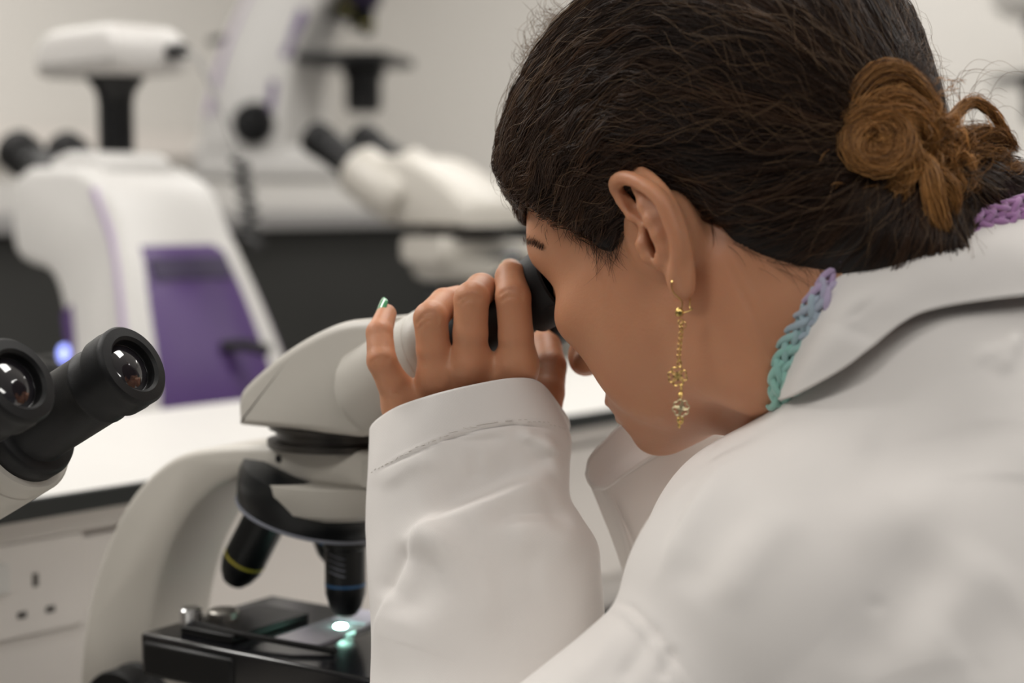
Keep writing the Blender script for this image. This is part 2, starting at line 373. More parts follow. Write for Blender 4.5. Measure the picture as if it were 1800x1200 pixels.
# ------------------------------------------------------------------ the cream microscope
INC = math.radians(28); EA = (math.cos(INC), 0, math.sin(INC)); HUB = (30.0, 0, 282.5)   # eyepiece slope; a point of the eyepiece plane
def along(t, y): return (HUB[0] + EA[0] * t, y, HUB[2] + EA[2] * t)
def rounded(P, r, n=4):                                # rounds the corners of a closed profile
    out = []; m = len(P)
    for i in range(m):
        a, b, c = (np.array(P[j % m], float) for j in (i - 1, i, i + 1))
        rr = r[i] if isinstance(r, (list, tuple)) else r
        u = (a - b); v = (c - b); q = min(rr, .45 * np.linalg.norm(u), .45 * np.linalg.norm(v))
        u = b + u / np.linalg.norm(u) * q; v = b + v / np.linalg.norm(v) * q
        for k in range(n + 1):
            t = k / n; out.append(tuple((1 - t) ** 2 * u + 2 * t * (1 - t) * b + t * t * v))
    return out
def cream_microscope(root, dz=0.0, lamp=True, head_turn=0.0, reach=0.0, rot_obj=0.0, slide=True, cups=False):
    z = lambda P: [(x, max(q + dz, 20)) for x, q in P]
    # base: a low foot, wider at the back
    bm_ = MM(); bm_.box((-65, 0, 22), (250, 150, 44)); bm_.box((-70, 0, 50), (215, 118, 20)); bm_.build('base', 'scope_enamel', root, 8, seg=4)
    MM().lathe((0, 0, 44), (0, 0, 1), [(30, -4), (30, max(6, 24 + dz)), (26, max(9, 30 + dz))], 40).build('field_lens_housing', 'black_plastic', root)
    outer = [(-195, 30), (-195, 70), (-193, 92), (-187, 128), (-174, 166), (-157, 197), (-142, 217), (-121, 235), (-97, 247), (-64, 253.5), (-20, 257.5), (20, 259), (52, 259)]
    inner = [(52, 236.5), (20, 236.5), (-20, 236.5), (-46, 237), (-60, 233), (-76, 225), (-95, 209), (-114, 181), (-127, 143), (-133, 98), (-135, 60), (-135, 30)]
    arm = MM().prism(z([tuple(p) for p in np.vstack([spline(outer, 40), spline(inner, 34)])]), -27, 27, 5).build('arm', 'scope_enamel', root, sharp=50)
    MM().lathe((-22, -27.4, 250 + dz), (0, 1, 0), [(2.3, 0), (2.3, 2)], 14).build('set_screw', 'black_plastic', arm)
    MM().box((45, -26.6, 247 + dz), (13, 2, 15)).build('maker_plate', 'scope_enamel_dark', arm, .4)
    # focus knobs, both sides
    for s in (-1, 1):
        k = MM().lathe((-137, s * 27, 83 + dz * .5), (0, s, 0), [(31, 0), (31, 3), (30, 4), (30, 19), (29, 21), (16, 21), (16, 33), (14.5, 35)], 48).build('focus_knob', 'black_rubber', root)
    # dovetail ring and nosepiece
    MM().lathe((0, 0, 257 + dz), (0, 0, 1), [(41, 0), (41, 3.4), (36, 4.2), (36, 9), (40, 9.8), (40, 12.5)], 56).build('dovetail_ring', 'gunmetal', root)
    MM().lathe((2, 0, 238 + dz), (0, 0, -1), [(47, 0), (47, 6), (42, 16), (34, 20)], 48).build('nosepiece_mount', 'scope_enamel_dark', root)
    ax = np.array([-math.sin(math.radians(16)), 0, -math.cos(math.radians(16))]); c0 = np.array([-15.0, 0, 235 + dz])
    nose = MM().lathe(c0, ax, [(34, -7), (45, -3), (46.5, 3), (46, 10), (44.5, 19), (42, 22), (36, 22.5)], 64).build('nosepiece', 'objective_black', root)
    MM().lathe(c0 + ax * 19, ax, [(44.9, 0), (45.2, 1), (44.9, 2)], 64).build('nosepiece_rim', 'print_grey', nose)
    # four objectives round the tilted axis; the first one stands plumb
    e0 = np.cross(ax, [0, 1, 0]); e0 /= np.linalg.norm(e0)
    if e0[0] < 0: e0 = -e0
    for k, band in enumerate(('band_blue', 'band_blue', 'band_yellow')):
        th = k * PI / 2 + (0 if k == 0 else rot_obj)
        rad = e0 * math.cos(th) + np.array([0, 1, 0]) * math.sin(th)
        dirv = ax * math.cos(math.radians(16)) + rad * math.sin(math.radians(16)); root_p = c0 + ax * 22 + rad * 26
        lg = (48, 38, 62)[k]
        g_ = 1.0 if k == 0 else 1.1; pf = [(r_ * g_, h_) for r_, h_ in [(12.6, -4), (12.6, 9), (11.8, 10), (11.8, lg - 19), (11.6, lg - 12), (9.5, lg - 5), (6.6, lg), (5.0, lg)]]
        ob = MM().lathe(root_p, dirv, pf, 40).build('objective', 'objective_black', root)
        MM().lathe(root_p + dirv * (lg - 18.4), dirv, [(11.95 * g_, 0), (11.95 * g_, 1.6)], 40).build('colour_band', band, ob)
        MM().lathe(root_p + dirv * (lg - .5), dirv, [(5.4, 0), (4.6, 2.2), (3.2, 2.6), (1.4, 2.9)], 24).build('front_lens', 'chrome' if k else 'front_glass', ob)
        for q in range(4):                             # engraved lines of lettering, too small to read
            hh = 12 + q * (3.4 if k == 0 else 4.4); pts = [tuple(np.array(root_p) + dirv * hh + (np.cos(a) * rad + np.sin(a) * np.cross(dirv, rad)) * 11.95 * g_) for a in np.linspace(.9 if k == 0 else -.2, 1.75 if k == 0 else .9, 9)]
            if k in (0, 2): MM().tube(pts, .75, 4).build('lettering', 'print_grey', ob)
    # stage
    zt = 149 + dz
    st = MM().box((-6, -15, zt - 11), (168, 112, 22)); st.build('stage', 'black_gloss', root, 2.0)
    MM().box((-52, -66, zt - 14), (70, 14, 20)).build('stage_slide_rail', 'black_plastic', root, 2)
    MM().box((-48, -28, zt + 2.5), (40, 66, 5)).build('slide_holder', 'black_plastic', root, 1)
    MM().lathe((-70, -50, zt + 3), (0, 0, 1), [(6.5, 0), (6.5, 9), (5.5, 10)], 24).build('holder_screw', 'chrome', root)
    MM().lathe((-58, -36, zt + 3), (0, 0, 1), [(9, 0), (9, 7), (8, 8)], 28).build('holder_knob', 'steel_dull', root)
    MM().tube([(-68, -52, zt + 5), (-30, -56, zt + 5), (8, -52, zt + 4), (34, -45, zt + 2)], 1.8, 8).build('slide_clip', 'black_plastic', root)
    MM().lathe((-20, 36, zt), (0, 0, 1), [(5, 0), (5, 8), (4, 9)], 20).build('stage_pin', 'cable_grey', root)
    if slide:
        MM().box((-2, -2, zt + .8), (30, 76, 1.4), rz=.05).build('glass_slide', 'slide_glass', root)
        MM().box((-3, 24, zt + 1.8), (24, 28, .6), rz=.05).build('slide_label', 'slide_paper', root)
    MM().lathe((0, 0, zt - 4), (0, 0, 1), [(19, 0), (18, 4.3), (10, 4.6)], 40).build('condenser_rim', 'black_gloss', root)
    if lamp:
        MM().lathe((0, 0, zt + .5), (0, 0, 1), [(4.4, 0), (3.4, 1.9), (1.2, 2.6)], 24).build('condenser_lamp', 'lamp_green_white', root)
        ld = bpy.data.lights.new('condenser_light', 'SPOT'); ld.energy = .35; ld.color = (.6, 1.0, .85); ld.spot_size = 1.1; ld.shadow_soft_size = .002
        lo = bpy.data.objects.new('condenser_light', ld); COL.objects.link(lo); lo.parent = root; lo.location = (0, 0, (zt + 3.6) * .001); lo.rotation_euler = (PI, 0, 0)
    # head: wedge shaped prism box with two eyepiece housings, free to turn on the dovetail
    hd = empty('binocular_head', (0, 0, dz * .001)); hd.parent = root; hd.rotation_euler = (0, 0, head_turn)
    prof = [(-41, 269), (-41, 284), (-34, 294), (-8, 312), (18, 325), (40, 332), (66, 334), (70, 300), (58, 280), (46, 269)]
    w = spline(np.array(prof[:7]), 26); P = [tuple(p) for p in w] + prof[7:]
    MM().prism(P, -41, 41, 6).build('prism_box', 'scope_enamel', hd, sharp=55)
    for y in (-31.5, 31.5):
        T = lambda t: along(t + reach, y)
        h = MM().lathe(along(20, y), EA, [(18, -8), (23.0, -2), (25.0, 2), (25.6, 32 + reach), (25.6, 50 + reach), (25.6, 50.8 + reach), (25.1, 51.2 + reach), (25.1, 51.9 + reach), (25.6, 52.3 + reach), (25.6, 59 + reach), (24, 61 + reach), (20, 61 + reach)], 64).build('eyepiece_housing', 'scope_enamel', hd, sharp=40)
        e = MM().lathe(T(80), EA, [(15, 0), (21.5, .5), (21.5, 7), (20.6, 9), (19.6, 9.6), (16.4, 10.2), (15.8, 11), (15.6, 48), (16.0, 48.6), (16.0, 50), (15.6, 50.6), (15.6, 58), (17.2, 58.6), (17.4, 64), (17.0, 66), (17.2, 68), (17.2, 70), (16.2, 71.2), (12.4, 71.6), (11.2, 70.4), (11, 66.5), (11, 64)], 64).build('eyepiece', 'black_rubber', hd, sharp=40)
        if cups: MM().lathe(T(80), EA, [(16.6, 56), (18.4, 58), (18.8, 66), (20.2, 75), (20.6, 80), (19.6, 81), (18.2, 76), (15, 71), (13, 70)], 56).build('eye_cup', 'black_rubber', e)
        lens = [(11.2, 66.2), (10, 67.3), (8, 68.4), (5, 69.2), (2, 69.6), (.3, 69.65)]
        MM().lathe(T(80), EA, lens, 48).build('eye_lens', 'lens_glass', e)
        MM().lathe(T(80), EA, [(11.25, 65.6), (11.25, 66.6), (10.6, 66.9), (10.6, 66.2)], 48).build('lens_ring', 'chrome', e)
    return root
def scope_root(x, y, al, z=.90, s=1.0):
    return empty('microscope', (x, y, z), -al, s)

A1 = math.radians(34)
main_scope = scope_root(-.0992, .970, A1)
tag(main_scope, 'cream microscope with lit black stage that the seated person looks into', 'microscope')
cream_microscope(main_scope, rot_obj=.12, cups=True)

# its neighbour, only the two eyepieces in view: the head is turned and stands lower
LS = 1.15
def place_head(root, al_head, reach, dz, tgt):         # stand the scope so that the far eye lens meets the point tgt
    p = np.array(along(80 + 71 + reach, 31.5)) * .001 * LS
    n = np.array([math.cos(al_head), -math.sin(al_head), 0]); l = np.array([math.sin(al_head), math.cos(al_head), 0])
    return tgt[:2] - (n * p[0] + l * p[1])[:2]
AH = math.radians(29); tgt = at(236, 640, .79)
q = place_head(None, AH, 52, 0, tgt)
left_scope = scope_root(q[0], q[1], math.radians(-49), s=LS); tag(left_scope, 'microscope at the left edge of the picture with two black eyepieces facing out', 'microscope')
cream_microscope(left_scope, dz=float((tgt[2] - .90) * 1000 / LS - along(80 + 71 + 52, 0)[2]), lamp=False, head_turn=math.radians(-49) - AH, reach=52, slide=False)
# a third one behind the raised shelf, turned the other way
far = scope_root(0, 0, 0); tag(far, 'blurred cream microscope with black eyepieces on the bench behind the raised shelf', 'microscope', None)
cream_microscope(far, lamp=False, slide=False, rot_obj=.5, head_turn=math.radians(140 - 226))
fp = at(812, 430, 2.12); far.location = (fp[0], fp[1], .90); far.rotation_euler = (0, 0, math.radians(226)); far.scale = (1.34,) * 3

# ------------------------------------------------------------------ the white and purple microscopes
def flare(o):                                          # the body widens towards its foot
    for v in o.data.vertices: v.co.y *= 1 + .65 * min(1, max(0, (.36 - v.co.z) / .26))
def purple_microscope(root, camera=True, led=True):
    MM().prism(rounded([(-205, 0), (140, 0), (140, 34), (120, 50), (-60, 58), (-205, 62)], [6, 14, 14, 20, 10, 10], 4), -118, 118, 10).build('base', 'scope_white', root, sharp=50)
    # C-shaped body: back slopes forward as it rises
    back = [(-196, 40), (-188, 110), (-168, 200), (-134, 285), (-100, 352), (-62, 408), (-10, 430)]
    front = [(96, 430), (124, 416), (134, 386), (128, 344), (98, 322), (40, 312), (8, 286), (-20, 235), (-36, 175), (-42, 110), (-44, 40)]
    body = MM().prism([tuple(p) for p in np.vstack([spline(back, 26), spline(front, 34)])], -74, 74, 12).build('arm', 'scope_white', root, sharp=50); flare(body)
    # purple back plate with its slot and plug
    V = []; F = []; bp = spline(np.array(back[:5]), 16)
    for i, (x, z_) in enumerate(bp):
        t = np.gradient(bp, axis=0)[i]; t = t / np.linalg.norm(t); nx, nz_ = -t[1], t[0]
        for j in range(7):
            y = -60 + j * 120 / 6; b = 3.2 if 0 < j < 6 and 0 < i < 15 else -2
            V.append((x + nx * b, y, z_ + nz_ * b))
    for i in range(15):
        for j in range(6): F.append((i * 7 + j, i * 7 + j + 1, (i + 1) * 7 + j + 1, (i + 1) * 7 + j))
    plate = MM().add(V, F).build('back_plate', 'scope_purple', root, sharp=60); flare(plate)
    def on_back(i, h): 
        t = np.gradient(bp, axis=0)[i]; t = t / np.linalg.norm(t); return np.array([bp[i][0] - t[1] * h, bp[i][1] + t[0] * h]), math.atan2(t[0], t[1])
    (x, z_), a = on_back(13, 4); MM().box((x, 0, z_), (3, 100, 26), ry=a).build('grip_slot', 'purple_dark', plate, 1)
    (x, z_), a = on_back(9, 12); MM().tube([(x + 8, -14, z_ - 4), (x - 12, -30, z_ - 2), (x - 32, -46, z_ - 8)], 6.5, 10).build('power_plug', 'black_plastic', plate)
    for s in (-1, 1):                                  # purple inlays along both sides
        for pts in ([(4, 236), (-14, 206), (-26, 172), (-38, 176), (-26, 214), (-10, 246)], [(-42, 140), (-50, 60), (-62, 60), (-54, 144)]):
            flare(MM().prism(rounded([(x - 14, z_ * 1.14) for x, z_ in pts], 4, 2), s * 74 - 1.5, s * 74 + 1.5).build('side_inlay', 'scope_purple', body))
        ln = [(x + 13, s * 72.5 * (1 + .65 * min(1, max(0, (360 - z_) / 260))), z_ - 4) for x, z_ in back[1:6]]
        MM().tube([tuple(p) for p in spline(ln, 18)], 5, 8).build('side_trim', 'scope_lilac', body)
        MM().lathe((-92, s * 112, 92), (0, s, 0), [(36, 0), (36, 5), (34, 7), (34, 24), (32, 27), (18, 27), (18, 42), (16, 44)], 48).build('focus_knob', 'black_rubber', root)
    if led: MM().lathe((-26, 98, 226), (0, 1, 0), [(10, 0), (9, 4), (4, 6)], 24).build('status_light', 'led_blue', root)
    # stage, condenser, nosepiece and objectives
    MM().box((42, 0, 200), (150, 190, 16)).build('stage', 'black_plastic', root, 3)
    MM().box((30, 40, 212), (40, 90, 8)).build('slide_holder', 'black_plastic', root, 2)
    MM().lathe((55, 0, 190), (0, 0, -1), [(36, 0), (36, 14), (30, 20), (30, 66), (24, 76)], 40).build('condenser', 'black_plastic', root)
    MM().lathe((55, 0, 58), (0, 0, 1), [(30, -6), (30, 12), (24, 18)], 40).build('field_lens_housing', 'scope_white', root)
    if led: MM().lathe((55, 0, 76), (0, 0, 1), [(22, -2), (19, 1.5), (8, 3)], 32).build('field_lamp', 'led_blue', root)
    ax = np.array([-math.sin(.24), 0, -math.cos(.24)]); c0 = np.array([42.0, 0, 318])
    MM().lathe(c0, ax, [(40, -6), (46, 2), (46, 18), (40, 24)], 48).build('nosepiece', 'purple_dark', root)
    e0 = np.array([math.cos(.24), 0, -math.sin(.24)])
    for k in range(4):
        th = k * PI / 2; rad = e0 * math.cos(th) + np.array([0, 1, 0]) * math.sin(th); dv = ax * math.cos(.24) + rad * math.sin(.24); lg = (50, 44, 38, 34)[k]
        ob = MM().lathe(c0 + ax * 22 + rad * 26, dv, [(12, -2), (12, lg - 14), (9, lg - 4), (6, lg)], 28).build('objective', 'objective_black', root)
        MM().lathe(c0 + ax * 22 + rad * 26, dv, [(12.2, lg - 20), (12.2, lg - 17)], 28).build('colour_band', 'band_yellow', ob)
    # observation tube
    hd = empty('trinocular_head', (.030, 0, .400)); hd.parent = root
    MM().prism(rounded([(-58, 0), (78, 0), (96, 12), (84, 34), (40, 48), (-40, 46), (-60, 34)], 12, 4), -46, 46, 12).build('prism_box', 'scope_white', hd, sharp=50)
    a = (math.cos(.40), 0, math.sin(.40))
    for y in (-32, 32):
        MM().lathe((58, y, 8), a, [(24, 0), (27, 4), (27, 42), (25, 46), (22, 48), (22, 88), (26, 90), (26, 112), (22, 114)], 40).build('eyepiece', 'black_rubber', hd)
    if camera:
        MM().lathe((-8, 0, 62), (0, 0, 1), [(20, -20), (20, 40), (22, 52), (33, 68), (33, 74)], 48).build('photo_tube', 'black_plastic', hd)
        cm = MM().prism(rounded([(-92, 132), (92, 132), (92, 168), (66, 186), (-66, 186), (-92, 168)], 14, 4), -48, 48, 14).build('camera', 'camera_white', hd, sharp=50)
        MM().lathe((-92, -20, 156), (-1, 0, 0), [(9, 0), (9, 22), (6, 26)], 20).build('cable_plug', 'black_plastic', cm)
        MM().tube([tuple(p) for p in spline([(-116, -20, 156), (-140, -24, 142), (-168, -30, 92), (-196, -34, 40)], 16)], 3.2, 8).build('cable', 'cable_grey', cm)
        hx = [(-196 + 9 * math.cos(t) - t * .6, -34 + 9 * math.sin(t), 38 - t * 2.2) for t in np.linspace(0, 44, 200)]
        MM().tube(hx, 3.0, 6).build('coiled_cable', 'cable_black', cm)
    return root
p1 = empty('microscope'); purple_microscope(p1); tag(p1, 'white microscope with a purple back plate and a camera on its black tube', 'microscope')
pp = at(232, 700, 1.95); p1.location = (pp[0], pp[1], .90); p1.rotation_euler = (0, 0, math.radians(180 - 45))
p2 = empty('microscope'); purple_microscope(p2, camera=False, led=False); tag(p2, 'blurred white microscope with large black focus knob on the far bench', 'microscope')
pp = at(585, 300, 3.1); p2.location = (pp[0], pp[1], 1.322); p2.rotation_euler = (0, 0, math.radians(-12)); p2.scale = (1.08,) * 3
p3 = copy_tree(p2); p3['label'] = 'blurred white microscope cut off by the right edge of the picture'
pp = at(1872, 300, 3.58); p3.location = (pp[0], pp[1], 1.322); p3.rotation_euler = (0, 0, math.radians(185)); p3.scale = (1.08,) * 3
socket(-.040, 1.0365)

# ------------------------------------------------------------------ the person: head, neck and hand are one skin mesh
PSI, THE, ROL = (math.radians(v) for v in (41.7, 24.5, 1.0))
HF = np.array([-math.cos(THE) * math.cos(PSI), math.cos(THE) * math.sin(PSI), -math.sin(THE)])
HU0 = np.array([-math.sin(THE) * math.cos(PSI), math.sin(THE) * math.sin(PSI), math.cos(THE)]); HL0 = np.cross(HU0, HF)
HU = HU0 * math.cos(ROL) + HL0 * math.sin(ROL); HL = HL0 * math.cos(ROL) - HU0 * math.sin(ROL)
HM = np.array([HF, HL, HU]); HO = np.array([110.0, 815.0, 1279.0])     # head frame: forward, left, up; origin between the ears
def h2w(p): return HO + np.asarray(p, float) @ HM
def w2h(p): return (np.asarray(p, float) - HO) @ HM.T
def hpx(px, py, d): return w2h(atmm(px, py, d))
mat('skin', (.57, .285, .160), .46, var=.10, vscale=38, bump=.12, bscale=620, sss=.42, spec=.35, col2=(.50, .22, .118))
mat('lip_skin', (.36, .12, .09), .4, sss=.2)
mat('nail_polish', (.035, .26, .10), .15, var=.2, vscale=300, coat=.8, col2=(.16, .46, .22))
mat('nail_gold', (.75, .55, .20), .3, .8)
mat('brow_hair', (.030, .017, .010), .6)

person = empty('person', (.20, .80, 0.0)); tag(person, 'person in a white lab coat bending over the cream microscope', 'person')
bpy.context.view_layer.update()
def own(o):
    o.parent = person; o.matrix_parent_inverse = person.matrix_world.inverted(); return o
def wobj(name, V, F, m, sharp=None): return own(mesh_obj(name, np.asarray(V) * .001, F, m, None, True, sharp))

head = Clay((-150, -92, -185), (136, 100, 142), 1.38)
head.ell((-6, 0, 52), (98, 74, 80), 1)
head.ell((42, 0, 50), (53, 61, 50), 14)
head.ell((46, 0, -8), (46, 57, 62), 14)
head.ell((40, 0, 5), (42, 66, 40), 10)
for s in (-1, 1):
    head.cone((93, s * 10, 30), (81, s * 44, 29), 6, 4.5, 12)             # brow
    head.ell((60, s * 45, -9), (25, 19, 17), 14)                      # cheekbone
    head.ell((46, s * 38, -38), (30, 21, 32), 18)
    head.ell((20, s * 52, -24), (30, 16, 34), 18)                      # jaw muscle
    head.ell((60, s * 40, 30), (26, 22, 26), 14)                      # cheek
    head.cone((2, s * 53, -36), (4, s * 49, -54), 15, 14, 14)          # jaw
    head.cone((4, s * 49, -54), (72, s * 13, -66), 14, 11, 14)
    head.ell((92, s * 31, 12), (13, 16, 10), 8, 'cut')                 # eye socket
    head.ell((77, s * 31, 12), (13.5, 14, 13), 3)                      # closed lid
    head.cone((88, s * 24, 8), (84, s * 42, 8), 2.2, 1.8, 4)
head.ell((84, 0, -71), (11, 16, 9.5), 7)                               # chin
head.ell((72, 0, -50), (24, 34, 28), 12)                               # muzzle
head.cone((94, 0, 20), (113, 0, -14), 7, 7.5, 9)                       # nose
head.ell((114, 0, -19), (9.5, 9, 8.5), 5)
for s in (-1, 1): head.ell((105, s * 10.5, -22), (9, 6.5, 7), 4)
head.ell((90, 0, -48), (10, 25, 5.5), 6); head.ell((91, 0, -57), (9, 20, 5.0), 4)
head.groove([(94, -24, -52.5), (100, 0, -52.5), (94, 24, -52.5)], 2.2, 2.0); head.groove([(90, -18, -63), (94, 0, -63), (90, 18, -63)], 3, 1.4)
head.ell((54, 0, -52), (34, 38, 20), 14)
# neck down to the collar, and the throat
NK = hpx(1600, 640, .80)
head.chain([(-38, 0, -5), (-48, 0, -50), tuple(NK * .55 + np.array([-48, 0, -50]) * .45), tuple(NK)], [56, 54, 54, 57], 26)
head.chain([(40, 0, -52), (2, 0, -84), tuple(NK + np.array([35, 0, -10]))], [20, 32, 42], 24)
head.chain([(-22, 54, -22), (-16, 50, -70), tuple(NK + np.array([30, 36, 10]))], [14, 15, 16], 26)   # the long neck muscle
skull_d = head.d.copy()
# ---- the left ear, modelled in its own plane (millimetres, from points of its outline)
EFL = math.radians(17); EE = np.array([-math.cos(EFL), math.sin(EFL), 0.0]); EN = np.array([math.sin(EFL), math.cos(EFL), 0.0])
EO = np.array([4.0, 74.0, 0.0])
def ear(px, py, out=0.0):
    o = w2h(CAM * 1000); r = w2h(atmm(px, py, 1.0)) - o; t = ((EO - o) @ EN) / (r @ EN); return o + r * t + EN * out
rim = [(1118, 372), (1103, 346), (1097, 326), (1104, 314), (1119, 309), (1140, 314), (1162, 327), (1177, 341), (1187, 358), (1194, 380), (1201, 405), (1205, 432), (1205, 460), (1203, 485)]
RO = [1, 3, 4.5, 6, 6.5, 7, 7, 6.5, 6, 5.5, 5, 4.5, 4, 3.5]
rimP = np.array([ear(x, y, q) for (x, y), q in zip(rim, RO)]); rimS = spline(rimP, 40)
plate = [ear(1140, 345, 1), ear(1160, 370, 1), ear(1175, 400, 1.0), ear(1185, 430, .5), ear(1190, 460, 0)]
ERT = np.array([EE, EN, [0, 0, 1]])
head.ell((0, 68, 4), (15, 7, 18), 8)
for p, rr in zip(plate, ((9, 3, 15), (12, 3.2, 17), (12, 3.2, 17), (10, 3.2, 17), (8, 3, 14))): head.ell(p, rr, 4, R=ERT)
head.ell(ear(1165, 410, -9), (13, 8, 19), 6, R=ERT)                    # the shell behind, fixed to the skull
head.chain(rimS, list(np.interp(np.linspace(0, 1, 40), [0, .2, .5, .8, 1], [2.4, 2.7, 2.8, 2.6, 3.2])), 1.8)
head.chain([ear(1132, 338, 2), ear(1146, 360, 4.2), ear(1162, 385, 5.2), ear(1173, 410, 5), ear(1180, 436, 4.2), ear(1180, 452, 3.4)], [1.8, 3.0, 3.3, 3.2, 3, 2.8], 2.2)
head.ell(ear(1172, 452, 3.6), (4.2, 3.4, 5.0), 2.4, R=ERT)              # antitragus
head.ell(ear(1201, 490, 2.0), (6.5, 3.8, 9), 4, R=ERT)                 # lobe
head.ell(ear(1203, 502, 2.0), (5.5, 3.6, 6), 3, R=ERT)
head.chain([ear(1106, 352, 3), ear(1122, 376, 3.0), ear(1146, 392, 1.5)], [2.6, 2.8, 2.2], 3)     # crus of the rim
head.ell(ear(1161, 427, .5), (7.6, 6.2, 9.5), 2.0, 'cut', R=ERT)       # bowl of the ear
head.ell(ear(1164, 424, -4), (5.0, 8, 6.5), 1.5, 'cut', R=ERT)
head.chain([ear(1114, 338, 4.0), ear(1124, 356, 4), ear(1142, 380, 4)], [2.6, 3.2, 2.2], 1.2, 'cut')
head.chain([ear(1140, 327, 4.8), ear(1164, 346, 4.8), ear(1181, 380, 5.0), ear(1190, 420, 4.6)], [1.6, 1.7, 1.5, .8], 1.5, 'cut')
head.chain([ear(1138, 408, 2), ear(1143, 428, 4.0), ear(1152, 450, 3.5), ear(1162, 466, 1)], [2.4, 3.2, 3.0, 2.4], 3)    # tragus
hv, hf = head.mesh()

# ---- the left hand, back to the lens, fingers laid over the eyepiece (pixel, pixel, depth in metres, radius in millimetres)
hand_pts = dict(
    index=[(911, 645, .842, 9.0), (907, 590, .838, 8.6), (902, 522, .836, 8.6), (899, 488, .846, 8.0), (897, 477, .868, 6.6)],
    middle=[(826, 645, .842, 8.9), (827, 585, .837, 8.5), (829, 526, .836, 8.6), (846, 508, .856, 7.9), (864, 514, .880, 6.8)],
    ring=[(768, 665, .846, 8.8), (762, 615, .842, 8.4), (757, 560, .840, 8.4), (781, 533, .860, 7.6), (806, 524, .882, 6.6)],
    pinky=[(706, 715, .852, 8.6), (690, 672, .846, 7.7), (671, 634, .842, 7.3), (667, 585, .850, 6.6), (679, 552, .862, 5.2)])
HP = {k: np.array([np.append(atmm(a, b, c), r) for a, b, c, r in v]) for k, v in hand_pts.items()}
allp = np.vstack(list(HP.values()))[:, :3]
hand = Clay(allp.min(0) - [26, 26, 80], allp.max(0) + [44, 34, 26], 0.82)
wrist = atmm(836, 800, .862); wr2 = atmm(820, 930, .852)
hand.cone(wrist, wr2, 27, 27, 4)
hand.ell(atmm(842, 745, .862), (31, 15, 26), 12)
for k_, o_ in zip(('index', 'middle', 'ring', 'pinky'), (14, 4, -6, -16)):
    a = HP[k_][0]; hand.cone(a[:3], wrist + np.array([o_ * .9, 2, 6]), a[3] - .2, 13, 9)
for a, b in (('index', 'middle'), ('middle', 'ring'), ('ring', 'pinky')):           # webs
    p = (HP[a][0, :3] + HP[b][0, :3]) / 2; hand.ell(p + np.array([0, 3, -3 if a != 'ring' else -4]), (8, 7, 8), 8)
palm = hand.d.copy(); hand.d[:] = 60
for k_ in HP:
    P_ = HP[k_]; hand.chain(P_[:, :3], list(P_[:, 3]), .8, kk=1.5)
    j = P_[2, :3]
    if 0: hand.ell(j + np.array([0, -1.5, 0]), (P_[2, 3] * .93, P_[2, 3] * .92, P_[2, 3] * .95), 3)
    m_ = P_[0, :3]; hand.ell(m_ + np.array([0, -2.6, 2]), (5.0, 6.4, 9.0), 6)
fing = hand.d; kk = 7.0; hh = np.maximum(kk - np.abs(fing - palm), 0) / kk; hand.d = np.minimum(fing, palm) - hh * hh * kk * .25
th = [(948, 745, .868, 10.6), (960, 690, .876, 9.4), (965, 645, .887, 9.1), (958, 612, .902, 8.8), (935, 588, .918, 7.8)]
hand.chain([atmm(a, b, c) for a, b, c, r in th], [r for *_, r in th], 8, kk=1.5)
def skinpt(px, py):                                    # nearest skin point under a pixel
    o = CAM * 1000; r = atmm(px, py, 1.0) - o; t = np.linspace(.78, .95, 340); P = o + t[:, None] * r; d = hand.sample(P); i = np.argmax(d < .15)
    return P[i]
for (x, y, w) in ((900, 508, 22), (901, 514, 17), (899, 521, 20), (826, 520, 22), (826, 526, 15), (752, 556, 22), (754, 563, 17), (752, 549, 16), (666, 628, 18), (668, 634, 13)):
    P_ = np.array([skinpt(x + q * w, y + 2 * abs(q) * abs(q) * 4 - (q * 5 if x < 780 else q * 1.5)) for q in np.linspace(-.9, .9, 6)])
    hand.groove(P_, .85, .75)
for (x0, y0, x1, y1) in ((888, 645, 872, 664), (833, 646, 838, 668), (790, 652, 778, 680), (822, 640, 822, 672)):
    hand.groove(np.array([skinpt(x0 + (x1 - x0) * q, y0 + (y1 - y0) * q) for q in np.linspace(0, 1, 5)]), 2.6, -.45)
nv, nf = hand.mesh()
# ---- join: head, hand, and a plain trunk and arm inside the coat
skV = np.vstack([h2w(hv), nv]); skF = np.vstack([hf, nf + len(hv)])
body = wobj('body', skV, skF, 'skin')

def nail(finger, tip_px, name='fingernail', m='nail_polish', width=6.0, length=10.0, dirv=None, nrm=None):
    P_ = HP[finger]; t = P_[-1, :3] - P_[-2, :3]; t /= np.linalg.norm(t) if dirv is None else 1
    if dirv is not None: t = np.array(dirv, float); t /= np.linalg.norm(t)
    nr = np.array(nrm, float); nr -= t * (nr @ t); nr /= np.linalg.norm(nr); sd = np.cross(t, nr); V = []; n = 9
    c = P_[-1, :3] + t * tip_px
    rr = P_[-1, 3] + .25
    for i in range(n):
        u = i / (n - 1); w = width * (1 - .25 * max(0, u - .6) / .4 - .55 * max(0, u - .82) / .18)
        for j in range(9):
            v = (j - 4) / 4; ang = v * w / rr
            V.append(c + t * (u - .5) * length + sd * math.sin(ang) * rr + nr * (math.cos(ang) * rr * .93 - (u ** 2) * .9))
    F = [(i * 9 + j, i * 9 + j + 1, (i + 1) * 9 + j + 1, (i + 1) * 9 + j) for i in range(n - 1) for j in range(8)]
    o = wobj(name, V, F, m); sm = o.modifiers.new('thick', 'SOLIDIFY'); sm.thickness = .0005; sm.offset = 0
    o['label'] = 'glossy green fingernail'; return o
nail('pinky', 2.5, dirv=(.25, .55, .95), nrm=(-.75, -.35, .45), width=5.0, length=10)
nail('index', 1.5, nrm=(0, -.1, 1), width=5.6, length=11)
nail('middle', 1.5, nrm=(-.1, -.1, 1), width=5.6, length=11)
